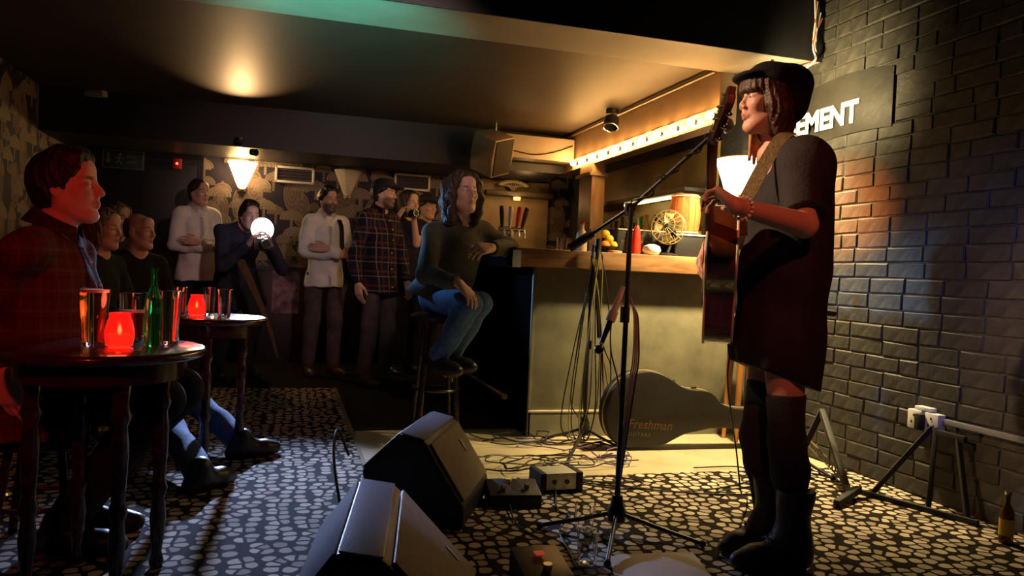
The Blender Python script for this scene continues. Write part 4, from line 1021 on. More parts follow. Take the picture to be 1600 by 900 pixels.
# second stand with hanging cables
s2 = V3((1.713, 4.206, 0))
st2 = thing('cable_stand', 'black microphone stand hung with looped cables before the bar', 'mic stand', s2)
tripod(st2, s2, 1.16, [at(886, 727, Z=0), at(852, 688, Z=0), at(966, 702, Z=0)])
MB().cyl(s2+V3((.03, 0, 1.12)), s2+V3((.03, 0, 1.20)), .016, .016, 12).build('clutch', M_BLKMETAL, st2, smooth=True)
MB().tube([s2+V3((.03, 0, 1.16)), s2+V3((.02, -.04, .95)), s2+V3((.045, -.05, .62))], .012, 8).build('folded_boom', M_BLKMETAL, st2, smooth=True)
MB().cyl(s2+V3((.0, -.02, .55)), s2+V3((0, -.02, .60)), .016, .016, 12).build('height_collar', M_BLKMETAL, st2, smooth=True)
crg = random.Random(21)
for i in range(11):
    tp_ = s2+V3((crg.uniform(-.02, .03), -.03-crg.uniform(0, .02), crg.uniform(1.05, 1.17))); w = crg.uniform(-.16, -.03) if i < 7 else crg.uniform(-.01, .10); lo = crg.uniform(.02, .3) if i % 3 else .03
    c = [tp_, tp_+V3((w*.4, -.03, -.18)), tp_+V3((w*.9, -.05, -.5)), V3((tp_[0]+w*1.3, tp_[1]-.05, lo+.12)), V3((tp_[0]+w*1.2+.04, tp_[1]-.05, lo)), V3((tp_[0]+w*.8+.07, tp_[1]-.04, lo+.2)), tp_+V3((w*.3+.03, -.04, -.45)), tp_+V3((.01, -.02, -.05))]
    if i % 2: c = c[:5]
    cable(c, .0036, ('black' if i % 4 else 'olive')+(' cable hanging straight down' if i % 2 else ' cable hanging in a closed loop')+' from the stand before the bar', M_CABLE if i % 4 else MATS['olive_lead'], 8, 'hanging_cable', 'cables hanging on the stand')
# pale multi-lead hanging down main stand
ll = thing('lead_loom', 'loom of pale, green and black leads looped down the boom stand pole', 'leads', at(975, 620, D=2.9))
for i, c in enumerate(((.55, .58, .5), (.30, .36, .28), (.5, .5, .42), (.06, .06, .06))):
    MB().tube(spline([at(986+2*i, 465+6*i, D=2.90), at(991+2*i, 500, D=2.9), at(989+3*i, 560, D=2.9), at(983+3*i, 600, D=2.9), at(974+2*i, 680, D=2.9), at(968, 760, D=2.9)], 8), .0035, 6).build('lead', mat('lead_%d' % i, c, .5), ll, smooth=True)
# tangle of cables on the lino
trg = random.Random(5)
for i in range(12):
    cx, cy = trg.uniform(1.05, 1.75), trg.uniform(3.55, 4.22); pts = []; ph = trg.uniform(0, 6); R0 = trg.uniform(.06, .15)
    for k_ in range(9 + i % 3*3):
        a = ph+k_*.75; rr = R0*(1+.35*math.sin(k_*1.7+ph)); pts.append((cx+rr*math.cos(a)*1.4+k_*.008, cy+rr*.8*math.sin(a)+.004*k_, .006+.008*((k_*3+i) % 4)+.0015*i))
    cable(pts, .0036, ('black' if i % 5 else 'purple')+' coiled cable in the tangle on the beige floor before the bar', M_CABLE if i % 5 else mat('purple_lead', (.10, .05, .14), .5), 7)
long_c = [([(1.55, 4.0, .006), (1.45, 3.75, .008), (1.3, 3.5, .012), (1.22, 3.3, .012)], 'black cable running from the tangle to the pale foot box'),
          ([(1.30, 3.27, .03), (1.45, 3.32, .012), (1.75, 3.12, .012), (2.2, 3.25, .012), (2.32, 3.5, .012), (2.05, 3.52, .012)], 'black cable curving over the carpet behind the boom stand'),
          ([(1.30, 3.25, .03), (1.5, 3.2, .012), (1.65, 3.3, .012), (1.5, 3.42, .012), (1.33, 3.36, .012), (1.5, 3.24, .012), (1.9, 3.06, .012), (2.3, 3.05, .012)], 'black cable looped twice on the carpet beside the foot box'),
          ([(1.18, 3.2, .02), (1.10, 2.95, .012), (1.12, 2.86, .012), (1.02, 2.7, .012), (.98, 2.5, .012), (.95, 2.34, .012)], 'thin cable running forward over the carpet to the near pedal'),
          ([(.92, 3.05, .03), (.88, 2.8, .012), (.93, 2.55, .012), (.88, 2.42, .012)], 'thin cable from the black pedal along the carpet'),
          ([(1.60, 2.46, .75), (2.02, 3.1, .12), (2.0, 3.0, .012), (1.9, 3.12, .012), (2.1, 3.3, .012)], None)]
for p_, l_ in long_c:
    if l_: cable(p_, .0034, l_, name='floor_cable')
gp = at(1143, 534, D=2.70)
cable([gp, at(1137, 600, D=2.85), at(1150, 700, D=3.1), at(1158, 770, D=3.1), (2.02, 3.0, .012), (1.9, 3.08, .012), (2.3, 3.2, .012)], .0032, 'thin black lead hanging from the guitar down to the carpet', name='guitar_lead', group='guitar lead')
cable([(.26, 3.1, .22), (.22, 3.2, .30), (.20, 3.05, .22), (.22, 2.8, .08), (.25, 2.55, .012)], .006, 'thick cable arching from the back of the farther wedge monitor', name='monitor_cable', group='monitor cable')
# guitar case lying on its edge against the bar
gc = thing('guitar_case', 'dark shaped guitar case standing on its edge against the bar', 'guitar case', (2.2, 4.0, 0))
def case_outline():
    pts = [(0, .0), (.10, .0), (.30, .0), (.40, .005), (.47, .045), (.53, .085), (.60, .105), (.75, .10), (.95, .085), (1.10, .085), (1.14, .11), (1.14, .19), (1.10, .215), (.95, .21), (.78, .215), (.70, .245), (.655, .30), (.60, .325), (.52, .335), (.44, .355), (.36, .40), (.27, .435), (.17, .43), (.08, .38), (.02, .29), (-.005, .2), (.0, .1), (.03, .03)]
    return pts[3:] if False else pts
lo_ = [(.14, .0), (.27, .0), (.36, .012), (.43, .045), (.50, .075), (.58, .09), (.66, .105), (.78, .105), (.95, .09), (1.10, .085), (1.13, .10), (1.135, .15), (1.13, .205), (1.08, .215), (.92, .215), (.80, .225), (.715, .255), (.67, .30), (.615, .325), (.53, .332), (.46, .348), (.38, .395), (.29, .43), (.20, .432), (.11, .40), (.04, .33), (.005, .24), (.0, .16), (.025, .08), (.07, .03)]
cs = spline([(x, z, 0) for x, z in lo_]+[(lo_[0][0], lo_[0][1], 0)], 3)[:-1]
poly = [(p[0], max(p[1], 0)) for p in cs]
gx = unit((1, -.02, 0)); tilt = math.radians(-1.5); gy = np.array([0, math.sin(tilt), math.cos(tilt)]); gn = unit(np.cross(gx, gy))   # gn faces the camera (-Y)
go_ = V3((1.742, 4.02, .018))
M_CASE = mat('case_vinyl', (.013, .010, .008), .5, var=.2, vscale=12, bump=.35, bscale=260)
MB().prism(poly, go_, gx, gy, gn, -.062, .0).build('case_shell', M_CASE, gc, bevel=.008, smooth=True)
MB().prism(poly, go_, gx, gy, gn, .002, .062).build('case_lid', M_CASE, gc, bevel=.012, smooth=True)
mb = MB(); mb.tube([go_+gx*p[0]+gy*p[1]+gn*.001 for p in poly]+[go_+gx*poly[0][0]+gy*poly[0][1]+gn*.001], .004, 6); mb.build('trim_band', mat('case_trim', (.45, .38, .22), .35, metal=.5), gc, smooth=True)
for x_, z_ in ((.42, .372), (.69, .285), (.56, .333)):
    MB().box(go_+gx*x_+gy*z_, (.035, .012, .02)).build('latch', MATS['brass'], gc, bevel=.003)
M_LOGO = mat('faded_gold_print', (.14, .075, .04), .5)
me = text_mesh('Freshman', .074, .0005, .0006); place_text('lettering', me, M_LOGO, go_+gx*.130+gy*.116+gn*.0635, gx*.95-gy*.06, gy+gx*.2, gc)
me = text_mesh('GUITARS', .03, .0005, .0006, 1.3); place_text('lettering', me, mat('faded_grey_print', (.13, .10, .07), .5), go_+gx*.125+gy*.072+gn*.0635, gx-gy*.06, gy+gx*.1, gc)
# wedge monitors
M_MON = mat('monitor_cabinet', (.018, .018, .022), .38, bump=.35, bscale=220)
M_MONTOP = mat('monitor_flash_sheen', (.20, .20, .25), .28, bump=.1, bscale=200)  # bluish flash light on the wedge tops put into the panel colour
M_GRILLE = mat('brown_grille', (.26, .20, .155), .62, var=.12, vscale=30, bump=.6, bscale=420)
def wedge(name, label, p0, ang, L, sec, badge):
    ax = np.array([math.cos(ang), math.sin(ang), 0]); bk = np.array([-math.sin(ang), math.cos(ang), 0]); zz = np.array([0, 0, 1.]); p0 = V3((p0[0], p0[1], CZ))
    t = thing(name, label, 'stage monitor', p0+ax*L/2+bk*.2)
    MB().prism(sec, p0, bk, zz, ax, 0, L).build('cabinet', M_MON, t, bevel=.022, segs=3)
    a, b = V3(sec[1]), V3(sec[2]); gd = bk*(b-a)[0]+zz*(b-a)[1]; gl = np.linalg.norm(gd); gd = gd/gl; nn = unit(np.cross(gd, ax)); nn = nn if nn@(-bk) > 0 else -nn
    g0 = p0+bk*a[0]+zz*a[1]
    MB().box(g0+gd*gl*.5+ax*L*.5+nn*.004, (L-.045, gl-.04, .012), np.stack([ax, gd, np.cross(ax, gd)], 1)).build('grille', M_GRILLE, t, bevel=.004)
    c, d = V3(sec[2]), V3(sec[3]); e, f_ = V3(sec[3]), V3(sec[4])
    for q0, q1, nm in ((c, d, 'top_panel'), (e, f_, 'back_panel')):
        td = bk*(q1-q0)[0]+zz*(q1-q0)[1]; tl = np.linalg.norm(td); td = td/tl; tn = unit(np.cross(ax, td)); tn = tn if tn[2] > 0 else -tn
        MB().box(p0+bk*(q0[0]+q1[0])/2+zz*(q0[1]+q1[1])/2+ax*L/2+tn*.002, (L-.02, tl-.008, .006), np.stack([ax, td, np.cross(ax, td)], 1)).build(nm, M_MONTOP, t, bevel=.003)
    MB().box(g0+gd*gl*badge[0]+ax*L*badge[1]+nn*.0125, (.012, .055, .004), np.stack([ax, gd, np.cross(ax, gd)], 1)).build('badge', mat('silver_badge', (.6, .58, .55), .3, metal=.8), t, bevel=.001)
    for s_ in (.03, L-.03):
        MB().cyl(p0+ax*s_+bk*.05-zz*.004, p0+ax*s_+bk*.05+zz*.004, .012).build('foot', M_RUBBER, t)
    return t
secA = [(0, 0), (-.005, .085), (.155, .325), (.255, .345), (.40, .20), (.37, 0)]
wedge('wedge_monitor', 'black wedge stage monitor with tan grille, the one farther along the carpet edge', (.655, 2.76), math.radians(65), .50, secA, (.62, .72))
secB = [(0, 0), (-.01, .075), (.235, .335), (.34, .35), (.45, .20), (.42, 0)]
wedge('wedge_monitor', 'black wedge stage monitor with blue flash light coloured into its top in front of the other wedge', (.455, 1.60), math.radians(80), .60, secB, (.36, .80))
# foot boxes
db = thing('foot_box', 'pale metal foot box with black end cheeks on the carpet', 'foot box', (1.20, 3.25, CZ))
R_ = rotz(.06)
MB().box((1.20, 3.26, CZ+.05), (.165, .13, .075), R_).build('case', mat('pale_steel', (.62, .60, .52), .35, metal=.3), db, bevel=.004)
for s_ in (-1, 1): MB().box(V3((1.20, 3.26, CZ+.046))+R_@V3((s_*.088, 0, 0)), (.03, .15, .092), R_).build('end_cheek', M_RUBBER, db, bevel=.008)
for s_ in (-.03, .03): MB().cyl(V3((1.20+s_, 3.195, CZ+.05)), V3((1.20+s_, 3.188, CZ+.05)), .011).build('jack_socket', M_BLKMETAL, db)
pd = thing('effects_pedal', 'black floor pedal unit with a yellow tag on the carpet', 'pedal', (.945, 3.08, CZ))
R_ = rotz(-.1)
MB().prism([(-.075, 0), (.075, 0), (.075, .055), (-.075, .085)], (.945, 3.08, CZ), R_@V3((0, 1, 0))*-1, (0, 0, 1), R_@V3((1, 0, 0)), -.11, .11).build('case', M_BLACK, pd, bevel=.008)
for s_ in (-.05, .05): MB().cyl(V3((.945+s_, 3.05, CZ+.07)), V3((.945+s_, 3.046, CZ+.09)), .012).build('foot_switch', M_CHROME, pd, smooth=True)
MB().box((.94, 3.13, CZ+.088), (.022, .06, .012), rotz(-.4)).build('yellow_tag', mat('yellow_tape', (.75, .62, .08), .5), pd)
np_ = thing('near_pedal', 'dark foot pedal with a small red display near the wedge monitors', 'pedal', (.80, 2.26, CZ))
MB().prism([(-.09, 0), (.09, 0), (.09, .05), (-.09, .085)], (.80, 2.27, CZ), (0, -1, 0), (0, 0, 1), (1, 0, 0), -.08, .08).build('case', mat('dark_olive_case', (.03, .028, .02), .4), np_, bevel=.01)
MB().box((.80, 2.29, CZ+.083), (.03, .03, .004)).build('display', mat('red_display', (.3, .02, .02), .3, emit=(1, .08, .05), estr=.25), np_)
MB().cyl((.80, 2.21, CZ+.06), (.80, 2.208, CZ+.08), .014).build('foot_switch', M_CHROME, np_, smooth=True)
# glasses and paper on the carpet
M_GLASS = MATS['clear_glass']
M_WATER = mat('water', (.9, .95, 1), .02, trans=1., ior=1.33)
def tumbler(p, h, r0, r1, label, fill=0., liquid=None, foam=None, group=None, cat='glass', name='glass', gm=None):
    p = V3(p); t = thing(name, label, cat, p, group); w = .0028
    MB().lathe(p, [(r0*.96, 0), (r0, .003), (r1, h), (r1-w, h+.001), (r0-w, .012), (0, .010)], 28, close=False).build('vessel', gm or M_GLASS, t, smooth=True)
    if fill:
        ri = r0-w+(r1-r0)*fill
        MB().lathe(p, [(0, .0125), (r0-w-.0006, .0135), (ri-.0006, h*fill), (0, h*fill)], 28, close=False).build('drink', liquid, t, smooth=True)
        if foam: MB().lathe(p, [(0, h*fill+.0005), (ri-.0004, h*fill+.0005), (ri-.0002+(r1-r0)*.06, h*min(.985, fill+.06)), (0, h*min(.99, fill+.065))], 28, close=False).build('foam', foam, t, smooth=True)
    return t
tumbler((1.118, 2.70, CZ+.0), .105, .032, .041, 'empty clear tumbler standing on the carpet behind the stand leg')
tumbler((.998, 2.375, CZ), .115, .030, .037, 'clear water glass on the carpet beside the sheets of paper', .7, M_WATER)
M_PAPER = mat('set_list_paper', (.74, .66, .60), .6)
def sheet(pts, label, curl):
    a, b, c, d = [V3(p) for p in pts]
    o = MB().grid(lambda u, v: (a*(1-u)+b*u)*(1-v)+(d*(1-u)+c*u)*v+V3((0, 0, curl*(math.sin(u*3.1)*v+.4*math.sin(u*7+v*3)**2*.3))), 12, 10).build('paper_sheet', M_PAPER, smooth=True, solid=.0006)
    tag(o, label, 'paper', 'papers at the foot of the stand')
sheet([(1.14, 2.44, CZ+.003), (1.42, 2.42, CZ+.003), (1.36, 2.16, CZ+.003), (1.06, 2.20, CZ+.003)], 'large cream sheet of paper lying on the carpet before the stand', .012)
sheet([(1.105, 2.43, CZ+.001), (1.18, 2.45, CZ+.001), (1.10, 2.18, CZ+.001), (1.02, 2.17, CZ+.001)], 'sheet of paper sticking out from under the larger cream sheet', .004)
# folded A-frame stand by the wall
af = thing('folding_stand', 'black folded A-frame instrument stand leaning by the brick wall', 'instrument stand', (2.66, 3.2, CZ))
ta = at(1284, 642, X=2.70); la = at(1252, 708, X=2.62); ra = at(1328, 778, Z=CZ+.02)
MB().bar(ta, la, .026, .03).build('rear_leg', M_RUBBER, af, bevel=.004)
MB().bar(la, V3((la[0]-.02, la[1]-.02, CZ+.01)), .018, .02).build('rear_foot', M_RUBBER, af, bevel=.003)
MB().bar(ta, ra, .028, .032).build('front_leg', M_RUBBER, af, bevel=.004)
MB().bar(ra+V3((-.13, -.07, 0)), ra+V3((.10, .06, .02)), .03, .032).build('foot_bar', M_RUBBER, af, bevel=.006)
pa, pb = at(1262, 690, X=2.70), at(1322, 772, X=2.66); pb[2] = max(pb[2], .03); pdv = unit(pb-pa)
M_STRAP = mat('perforated_steel', (.20, .17, .11), .4, metal=.6)
for s_ in (-1, 1):
    MB().tube([pa+np.cross(pdv, (1, 0, 0))*.016*s_, pb+np.cross(pdv, (1, 0, 0))*.016*s_], .004, 6).build('strap_rail', M_STRAP, af, smooth=True)
for i in range(8):
    MB().ring(pa+(pb-pa)*(i+.5)/8, .013, .004, (1, 0, 0), 14, 6).build('strap_ring', M_STRAP, af, smooth=True)
# thin stand behind the singer
bk_ = V3((2.50, 3.38, CZ))
s3 = thing('straight_stand', 'thin black upright stand behind the singer near the wall', 'mic stand', bk_)
pt_ = at(1251, 560, Y=3.38); pb_ = at(1252, 655, Y=3.38)
tripod(s3, (pb_[0], 3.38, CZ), pt_[2], [(pb_[0]-.16, 3.30, CZ), (pb_[0]+.1, 3.52, CZ), (pb_[0]+.08, 3.22, CZ)])
MB().ball((pb_[0], 3.38, pb_[2]), .022, 12, 8).build('knob', M_RUBBER, s3, smooth=True)
hx0, hx1 = at(1255, 484, Y=3.30), at(1304, 490, Y=3.30)
MB().tube([(pb_[0], 3.36, pt_[2]), (pb_[0], 3.34, hx0[2]), hx0], .010, 8).build('upper_pole', M_BLKMETAL, s3, smooth=True)
MB().cyl(hx0, hx1, .020, .016, 14).build('boom_end', M_RUBBER, s3, smooth=True)
# wooden stool leg seen behind guitar
ws = thing('wooden_stool', 'orange wooden stool with tapered legs between the bar and the singer', 'stool', (2.82, 4.16, 0))
M_STOOL = wood_mat('orange_stool_wood', (.42, .17, .04), (.58, .26, .07), .4, (10, 10, 2))
MB().lathe((2.755, 4.17, .60), [(.09, 0), (.105, .01), (.105, .03), (.09, .035)], 24).build('seat', M_STOOL, ws, smooth=True)
for dx, dy in ((-.075, -.06), (.075, -.06), (.075, .06), (-.075, .06)):
    MB().tube([(2.755+dx*.9, 4.17+dy*.9, .60), (2.755+dx*1.15, 4.17+dy*1.15, 0)], [.026, .013], 10).build('leg', M_STOOL, ws, smooth=True)
# dark stand and bottle at the foot of the brick wall
fs = thing('folded_black_stand', 'black folded stand propped under the power socket', 'stand', (2.72, 2.75, CZ))
for a, b in (((2.84, 2.80, .36), (2.66, 2.96, CZ)), ((2.84, 2.78, .36), (2.74, 2.70, CZ)), ((2.84, 2.66, .34), (2.80, 2.55, CZ))):
    MB().bar(a, b, .02, .022).build('leg', M_RUBBER, fs, bevel=.003)
MB().bar((2.62, 3.02, CZ+.012), (2.80, 2.50, CZ+.012), .024, .024).build('foot_bar', M_RUBBER, fs, bevel=.004)
MB().bar((2.84, 2.80, .34), (2.84, 2.62, .34), .02, .03).build('top_bar', M_RUBBER, fs, bevel=.003)
bp_ = at(1571, 848, Z=CZ)
bottle((bp_[0], bp_[1], CZ), .20, .026, M_BRNG, 'dark bottle with a yellow label on the carpet by the brick wall', M_CHROME, M_YELL)

# ------------------------------------------------------------------ pub tables with drinks
M_MAHOG = wood_mat('dark_mahogany', (.020, .007, .004), (.05, .018, .010), .22, (4, 4, 20), coat=.5)
def pub_table(label, c, R, zt, legs):
    t = thing('pub_table', label, 'table', (c[0], c[1], 0))
    MB().lathe((c[0], c[1], zt-.03), [(R-.02, 0), (R-.004, .006), (R, .016), (R-.004, .027), (R-.012, .03), (0, .03)], 48, close=False).cyl((c[0], c[1], zt-.031), (c[0], c[1], zt-.029), R-.02, R-.02, 48).build('table_top', M_MAHOG, t, smooth=True)
    MB().lathe((c[0], c[1], zt-.09), [(R*.78, 0), (R*.78, .06)], 40).build('apron', M_MAHOG, t, smooth=True)
    prof = [(.018, 0), (.022, .02), (.014, .05), (.020, .10), (.024, .16), (.018, .22), (.026, .25), (.018, .28), (.022, .36), (.025, .44), (.018, .49), (.030, .52), (.020, .55), (.026, .60), (.026, zt-.06)]
    for i in range(legs):
        a = .5+2*math.pi*i/legs
        MB().lathe((c[0]+R*.62*math.cos(a), c[1]+R*.62*math.sin(a), CZ), prof, 14).build('leg', M_MAHOG, t, smooth=True)
    return t
T1 = (-.515, 2.50); ZT = .705; R1 = .285
pub_table('dark round pub table crowded with pints, a green bottle and a candle', T1, R1, ZT, 4)
T2 = (-.335, 3.90); R2 = .25
pub_table('dark round pub table holding one red candle and three glasses', T2, R2, ZT, 3)
M_LAGER = mat('lager', (1, .74, .18), .03, trans=1., ior=1.34)
M_ALE = mat('dark_ale', (.30, .07, .015), .03, trans=.7, ior=1.34)
M_FOAM = mat('beer_foam', (.85, .8, .7), .8)
def ont(x, y, z=ZT): return at(x, y, Z=z)
p = ont(145, 540); tumbler(p, .168, .031, .043, 'full pint of golden lager on the crowded pub table', .93, M_LAGER, M_FOAM, cat='pint glass', name='pint_glass')
p = ont(208, 530); tumbler(p, .150, .036, .047, 'half-drunk pint of dark ale on the crowded pub table', .58, M_ALE, M_FOAM, cat='pint glass', name='pint_glass')
p = ont(263, 538); tumbler(p, .165, .028, .038, 'empty tall conical glass beside the green bottle', cat='pint glass', name='pint_glass')
p = ont(238, 541); bottle(p, .235, .024, M_GRNG, 'green beer bottle on the crowded pub table', None, None, name='beer_bottle')
for (x, y, z, lab) in ((186, 542, ZT, 'glowing red candle jar on the crowded pub table'), (307, 493, ZT, 'glowing red candle jar on the table with three glasses')):
    p = ont(x, y); t = thing('candle_jar', lab, 'candle', p)
    k_ = 1.0
    MB().lathe(p, [(.026, 0), (.036, .004), (.041, .03), (.040, .05), (.034, .075), (.028, .09), (.030, .10), (.028, .10), (.026, .09), (.038, .04), (.03, .008), (0, .006)], 24, close=False).build('jar', mat('red_candle_glass', (.9, .05, .03), .2, trans=.75, emit=(1, .035, .02), estr=.22), t, smooth=True)
    MB().lathe(p+V3((0, 0, .007)), [(0, 0), (.027, 0), (.034, .03), (0, .03)], 18, close=False).build('wax', mat('red_wax', (.9, .25, .15), .5, emit=(1, .12, .05), estr=3.), t, smooth=True)
    MB().lathe(p+V3((0, 0, .037)), [(.002, 0), (.006, .008), (.004, .018), (0, .028)], 10).build('flame', mat('flame', (1, .7, .3), .5, emit=(1, .55, .2), estr=25), t, smooth=True)
    lamp('POINT', 'candle_light', p+V3((0, 0, .13)), None, .35, (1, .12, .05), .03)
p = ont(280, 491); tumbler(p, .13, .028, .034, 'glass of dark drink on the table with the single candle', .75, M_ALE)
p = ont(326, 489); tumbler(p, .13, .028, .033, 'clear empty glass close beside the candle of the three-glass table')
p = ont(350, 495); tumbler(p, .13, .028, .033, 'clear empty glass near the bare edge of the three-glass table')
# ------------------------------------------------------------------ the singer
M_DRESS = mat('black_dress_cloth', (.012, .011, .014), .85, var=.2, vscale=20, bump=.3, bscale=90)
M_SOCK = mat('charcoal_knit', (.030, .034, .034), .9, bump=.5, bscale=200)
M_BOOT = mat('dark_brown_leather', (.040, .027, .021), .5, var=.25, vscale=25, bump=.2, bscale=60)
M_HAT = mat('black_felt', (.007, .006, .008), .9, bump=.3, bscale=150)
M_HAIRB = mat('brown_hair', (.055, .028, .016), .45, var=.4, vscale=60, bump=.5, bscale=120)
M_HAIRG = mat('ginger_hair', (.40, .17, .05), .45, var=.3, vscale=60)
def singer():
    W = lambda x, y, D: at(x, y, D=D)
    fa = math.radians(171)
    T = thing('person', 'singer in black dress, black cap and long grey socks playing guitar', 'person', (1.68, 2.42, CZ))
    f = np.array([math.cos(fa), math.sin(fa), 0]); l = np.array([-math.sin(fa), math.cos(fa), 0]); z = np.array([0, 0, 1.])
    hc = W(1200, 158, 2.76); H = Head(hc, math.radians(172), .02, 0, 1.0)
    neck = W(1219, 232, 2.77); shL, shR = W(1246, 250, 2.63), W(1224, 250, 2.93)
    chest, waist, pelv = W(1226, 315, 2.78), W(1220, 420, 2.78), W(1218, 505, 2.78)
    hipL, hipR = W(1226, 530, 2.70), W(1206, 530, 2.87)
    knL, knR = W(1229, 690, 2.68), W(1184, 682, 2.86)
    aL, aR = at(1239, 846, Z=.11), at(1202, 822, Z=.11)
    elL = W(1257, 351, 2.50); wrL = W(1150, 322, 2.27)
    elR = W(1190, 375, 3.03); wrR = W(1108, 382, 2.86)
    S = Sdf()
    S.cone(pelv, waist, .125, .105, .04, flat=(f, .8)); S.cone(waist, chest, .105, .12, .05, flat=(f, .8))
    S.cone(shL, shR, .042, .042, .05); S.cone(chest, neck, .10, .05, .05, flat=(f, .85)); S.cone(neck-z*.01, H.P(-.025, 0, -.06), .050, .045, .03); S.cone(neck, neck+f*.045-z*.03, .04, .035, .05)
    H.skull(S, True, True)
    S.cone(shL, elL, .043, .040, .03); S.cone(elL, wrL, .041, .025, .02)
    S.cone(shR, elR, .043, .040, .03); S.cone(elR, wrR, .040, .025, .012)
    # fretting hand closes round the neck, strumming hand lies before the soundboard
    gA, gN, gC = GA, GN, GCV
    hand(S, wrL, GH+gN*.012-wrL, GH-gA*.03+gN*.07-wrL, -1, (.75, .85, .6), .15, .2, .95)
    hand(S, wrR, -z*.72+gC*.42+gN*.32, -gN*.8-z*.2, 1, (.35, .55, .4), .3, .5, .95)
    for a, b, c in ((hipL, knL, aL), (hipR, knR, aR)):
        S.cone(a, b, .080, .048, .012); S.cone(b, c, .048, .034, .01)
    skin = (.60, .36, .26)
    def colr(X):
        C = np.tile(np.array(skin), (len(X), 1)); H.paint(X, C, skin, (.40, .10, .10), (.05, .03, .02)); return C
    S.build('body', M_SKIN, T, .0048, colr)
    H.eyes(T, (1, .1, .05))
    # dress
    S = Sdf(); hem = W(1212, 592, 2.77)
    S.cone(shL, shR, .062, .062, .05); S.cone(chest, neck-z*.035, .13, .06, .05, flat=(f, .9), cuts=[(neck-z*.01+f*.0, -z-f*1.7)])
    S.cone(chest-f*.012-z*.03, waist-f*.01, .128, .140, .06, flat=(l, 1.2)); S.cone(waist-f*.01, W(1214, 545, 2.78), .140, .146, .06, flat=(l, 1.22))
    S.cone(W(1214, 540, 2.78), W(1214, 625, 2.78), .146, .128, .05, flat=(l, 1.2))
    for sh_, el_ in ((shL, elL), (shR, elR)):
        e = sh_+(el_-sh_)*.86
        S.cone(sh_-f*.01, e+(el_-sh_)*.25, .066, .074, .05, cuts=[(e, sh_-el_)])
        S.cone(sh_-f*.03-z*.03, chest-z*.12-f*.02+(l if sh_ is shL else -l)*.08, .075, .075, .07)
    S.cone(shL-f*.045-z*.02, waist-f*.055+l*.04, .07, .085, .06)
    S.post = [(hem+z*.010, z-f*.33)]
    ph = folds(.0045, .8, 1.)
    def dd(P):
        a = np.arctan2((P-waist.astype(np.float32))@l.astype(np.float32), (P-waist.astype(np.float32))@f.astype(np.float32))
        low = np.clip((waist[2]-P[:, 2])/.35, 0, 1)
        return ph(P)+(.008*low*np.sin(a*9+P[:, 2]*4)).astype(np.float32)
    S.disp = dd
    S.build('dress', M_DRESS, T, .0065)
    # long socks
    for nm, a, b, c, zt in (('L', hipL, knL, aL, .592), ('R', hipR, knR, aR, .61)):
        S = Sdf(); p = V3(a)+(b-a)*((a[2]-zt)/(a[2]-b[2]))
        S.cone(p+(a-b)*.1, b, .070, .0605, .03, cuts=[(p, b-a)]); S.cone(b, b+(c-b)*.3, .060, .062, .03); S.cone(b+(c-b)*.28-f*.008, c, .060, .045, .03)
        S.disp = folds(.0015, 1.3, 2.); S.build('sock', M_SOCK, T, .006)
    # ankle boots with laces
    for a, toe, heel in ((aL, at(1163, 868, Z=.055), at(1246, 872, Z=.05)), (aR, at(1141, 846, Z=.055), at(1208, 846, Z=.05))):
        S = Sdf(); b0 = CZ+.0; cut = [((0, 0, CZ+.022), (0, 0, 1))]; sd = unit((toe-heel)*V3((1, 1, 0))); heel = toe-sd*.205
        S.cone(a+z*.19, a+z*.0, .062, .054, .03, cuts=[(a+z*.175, -z)]); S.cone(a-z*.0, heel+sd*.02, .052, .044, .04, cuts=cut)
        S.cone(heel+sd*.03+z*.01, toe-sd*.03-z*.012, .042, .036, .04, cuts=cut); S.cone(a+sd*.02, toe-sd*.07+z*.004, .044, .034, .04, cuts=cut); S.cone(toe-sd*.03-z*.012, toe+sd*.022-z*.02, .038, .027, .04, cuts=cut)
        S.disp = folds(.003, 1.6, 3.)
        bt_ = S.build('boot', M_BOOT, T, .0055)
        mb = MB(); pl_ = [(math.cos(t), math.sin(t)) for t in np.linspace(0, 2*math.pi, 20, endpoint=False)]; sdl = np.cross(z, sd)
        mb.prism([((.128*x if x > 0 else .122*x), .043*y*(1 if x > 0 else .85)) for x, y in pl_], V3((*(heel+(toe-heel)*.53)[:2], CZ)), sd, sdl, z, 0, .026)
        mb.build('sole', M_RUBBER, bt_, smooth=True, bevel=.004)
        for i in range(4):
            q = a+(toe-a)*(.24+.11*i)+z*(.052-.004*i)
            MB().tube([q-sdl*.024-z*.008, q+z*.006, q+sdl*.024-z*.008], .0028, 6).build('lace', mat('grey_lace', (.22, .20, .2), .6), bt_, smooth=True)
    # hair, cap
    S = Sdf(); k = H.k; P = H.P
    S.ell(P(-.02, 0, .034), H.A, (V3((.100, .078, .095))+.014)*k, .01, cuts=[(P(.060, 0, .045), H.D(-.9, 0, .45))])
    for i in range(17):
        q = -1+i/8; S.cone(P(.084-.022*q*q, q*.062, .085), P(.102-.032*q*q, q*.066, .030+.004*(i % 2)), .017*k, .0095*k, .010)
    for q in (1, -1):
        S.cone(P(.040, q*.078, .06), P(.022, q*.086, -.03), .022*k, .022*k, .02); S.cone(P(.022, q*.086, -.03), P(-.005, q*.072, -.125), .024*k, .010*k, .02)
        S.cone(P(-.005, q*.080, .06), P(-.015, q*.088, -.05), .034*k, .032*k, .03); S.cone(P(-.015, q*.088, -.05), P(-.03, q*.072, -.135), .030*k, .014*k, .03)
    S.cone(P(-.07, 0, .05), P(-.075, 0, -.115), .065*k, .035*k, .04); S.cone(P(-.05, .05, -.02), P(-.06, .05, -.13), .035*k, .018*k, .03); S.cone(P(-.05, -.05, -.02), P(-.06, -.05, -.13), .035*k, .018*k, .03)
    S.disp = hair_disp(H, .0024, 170)
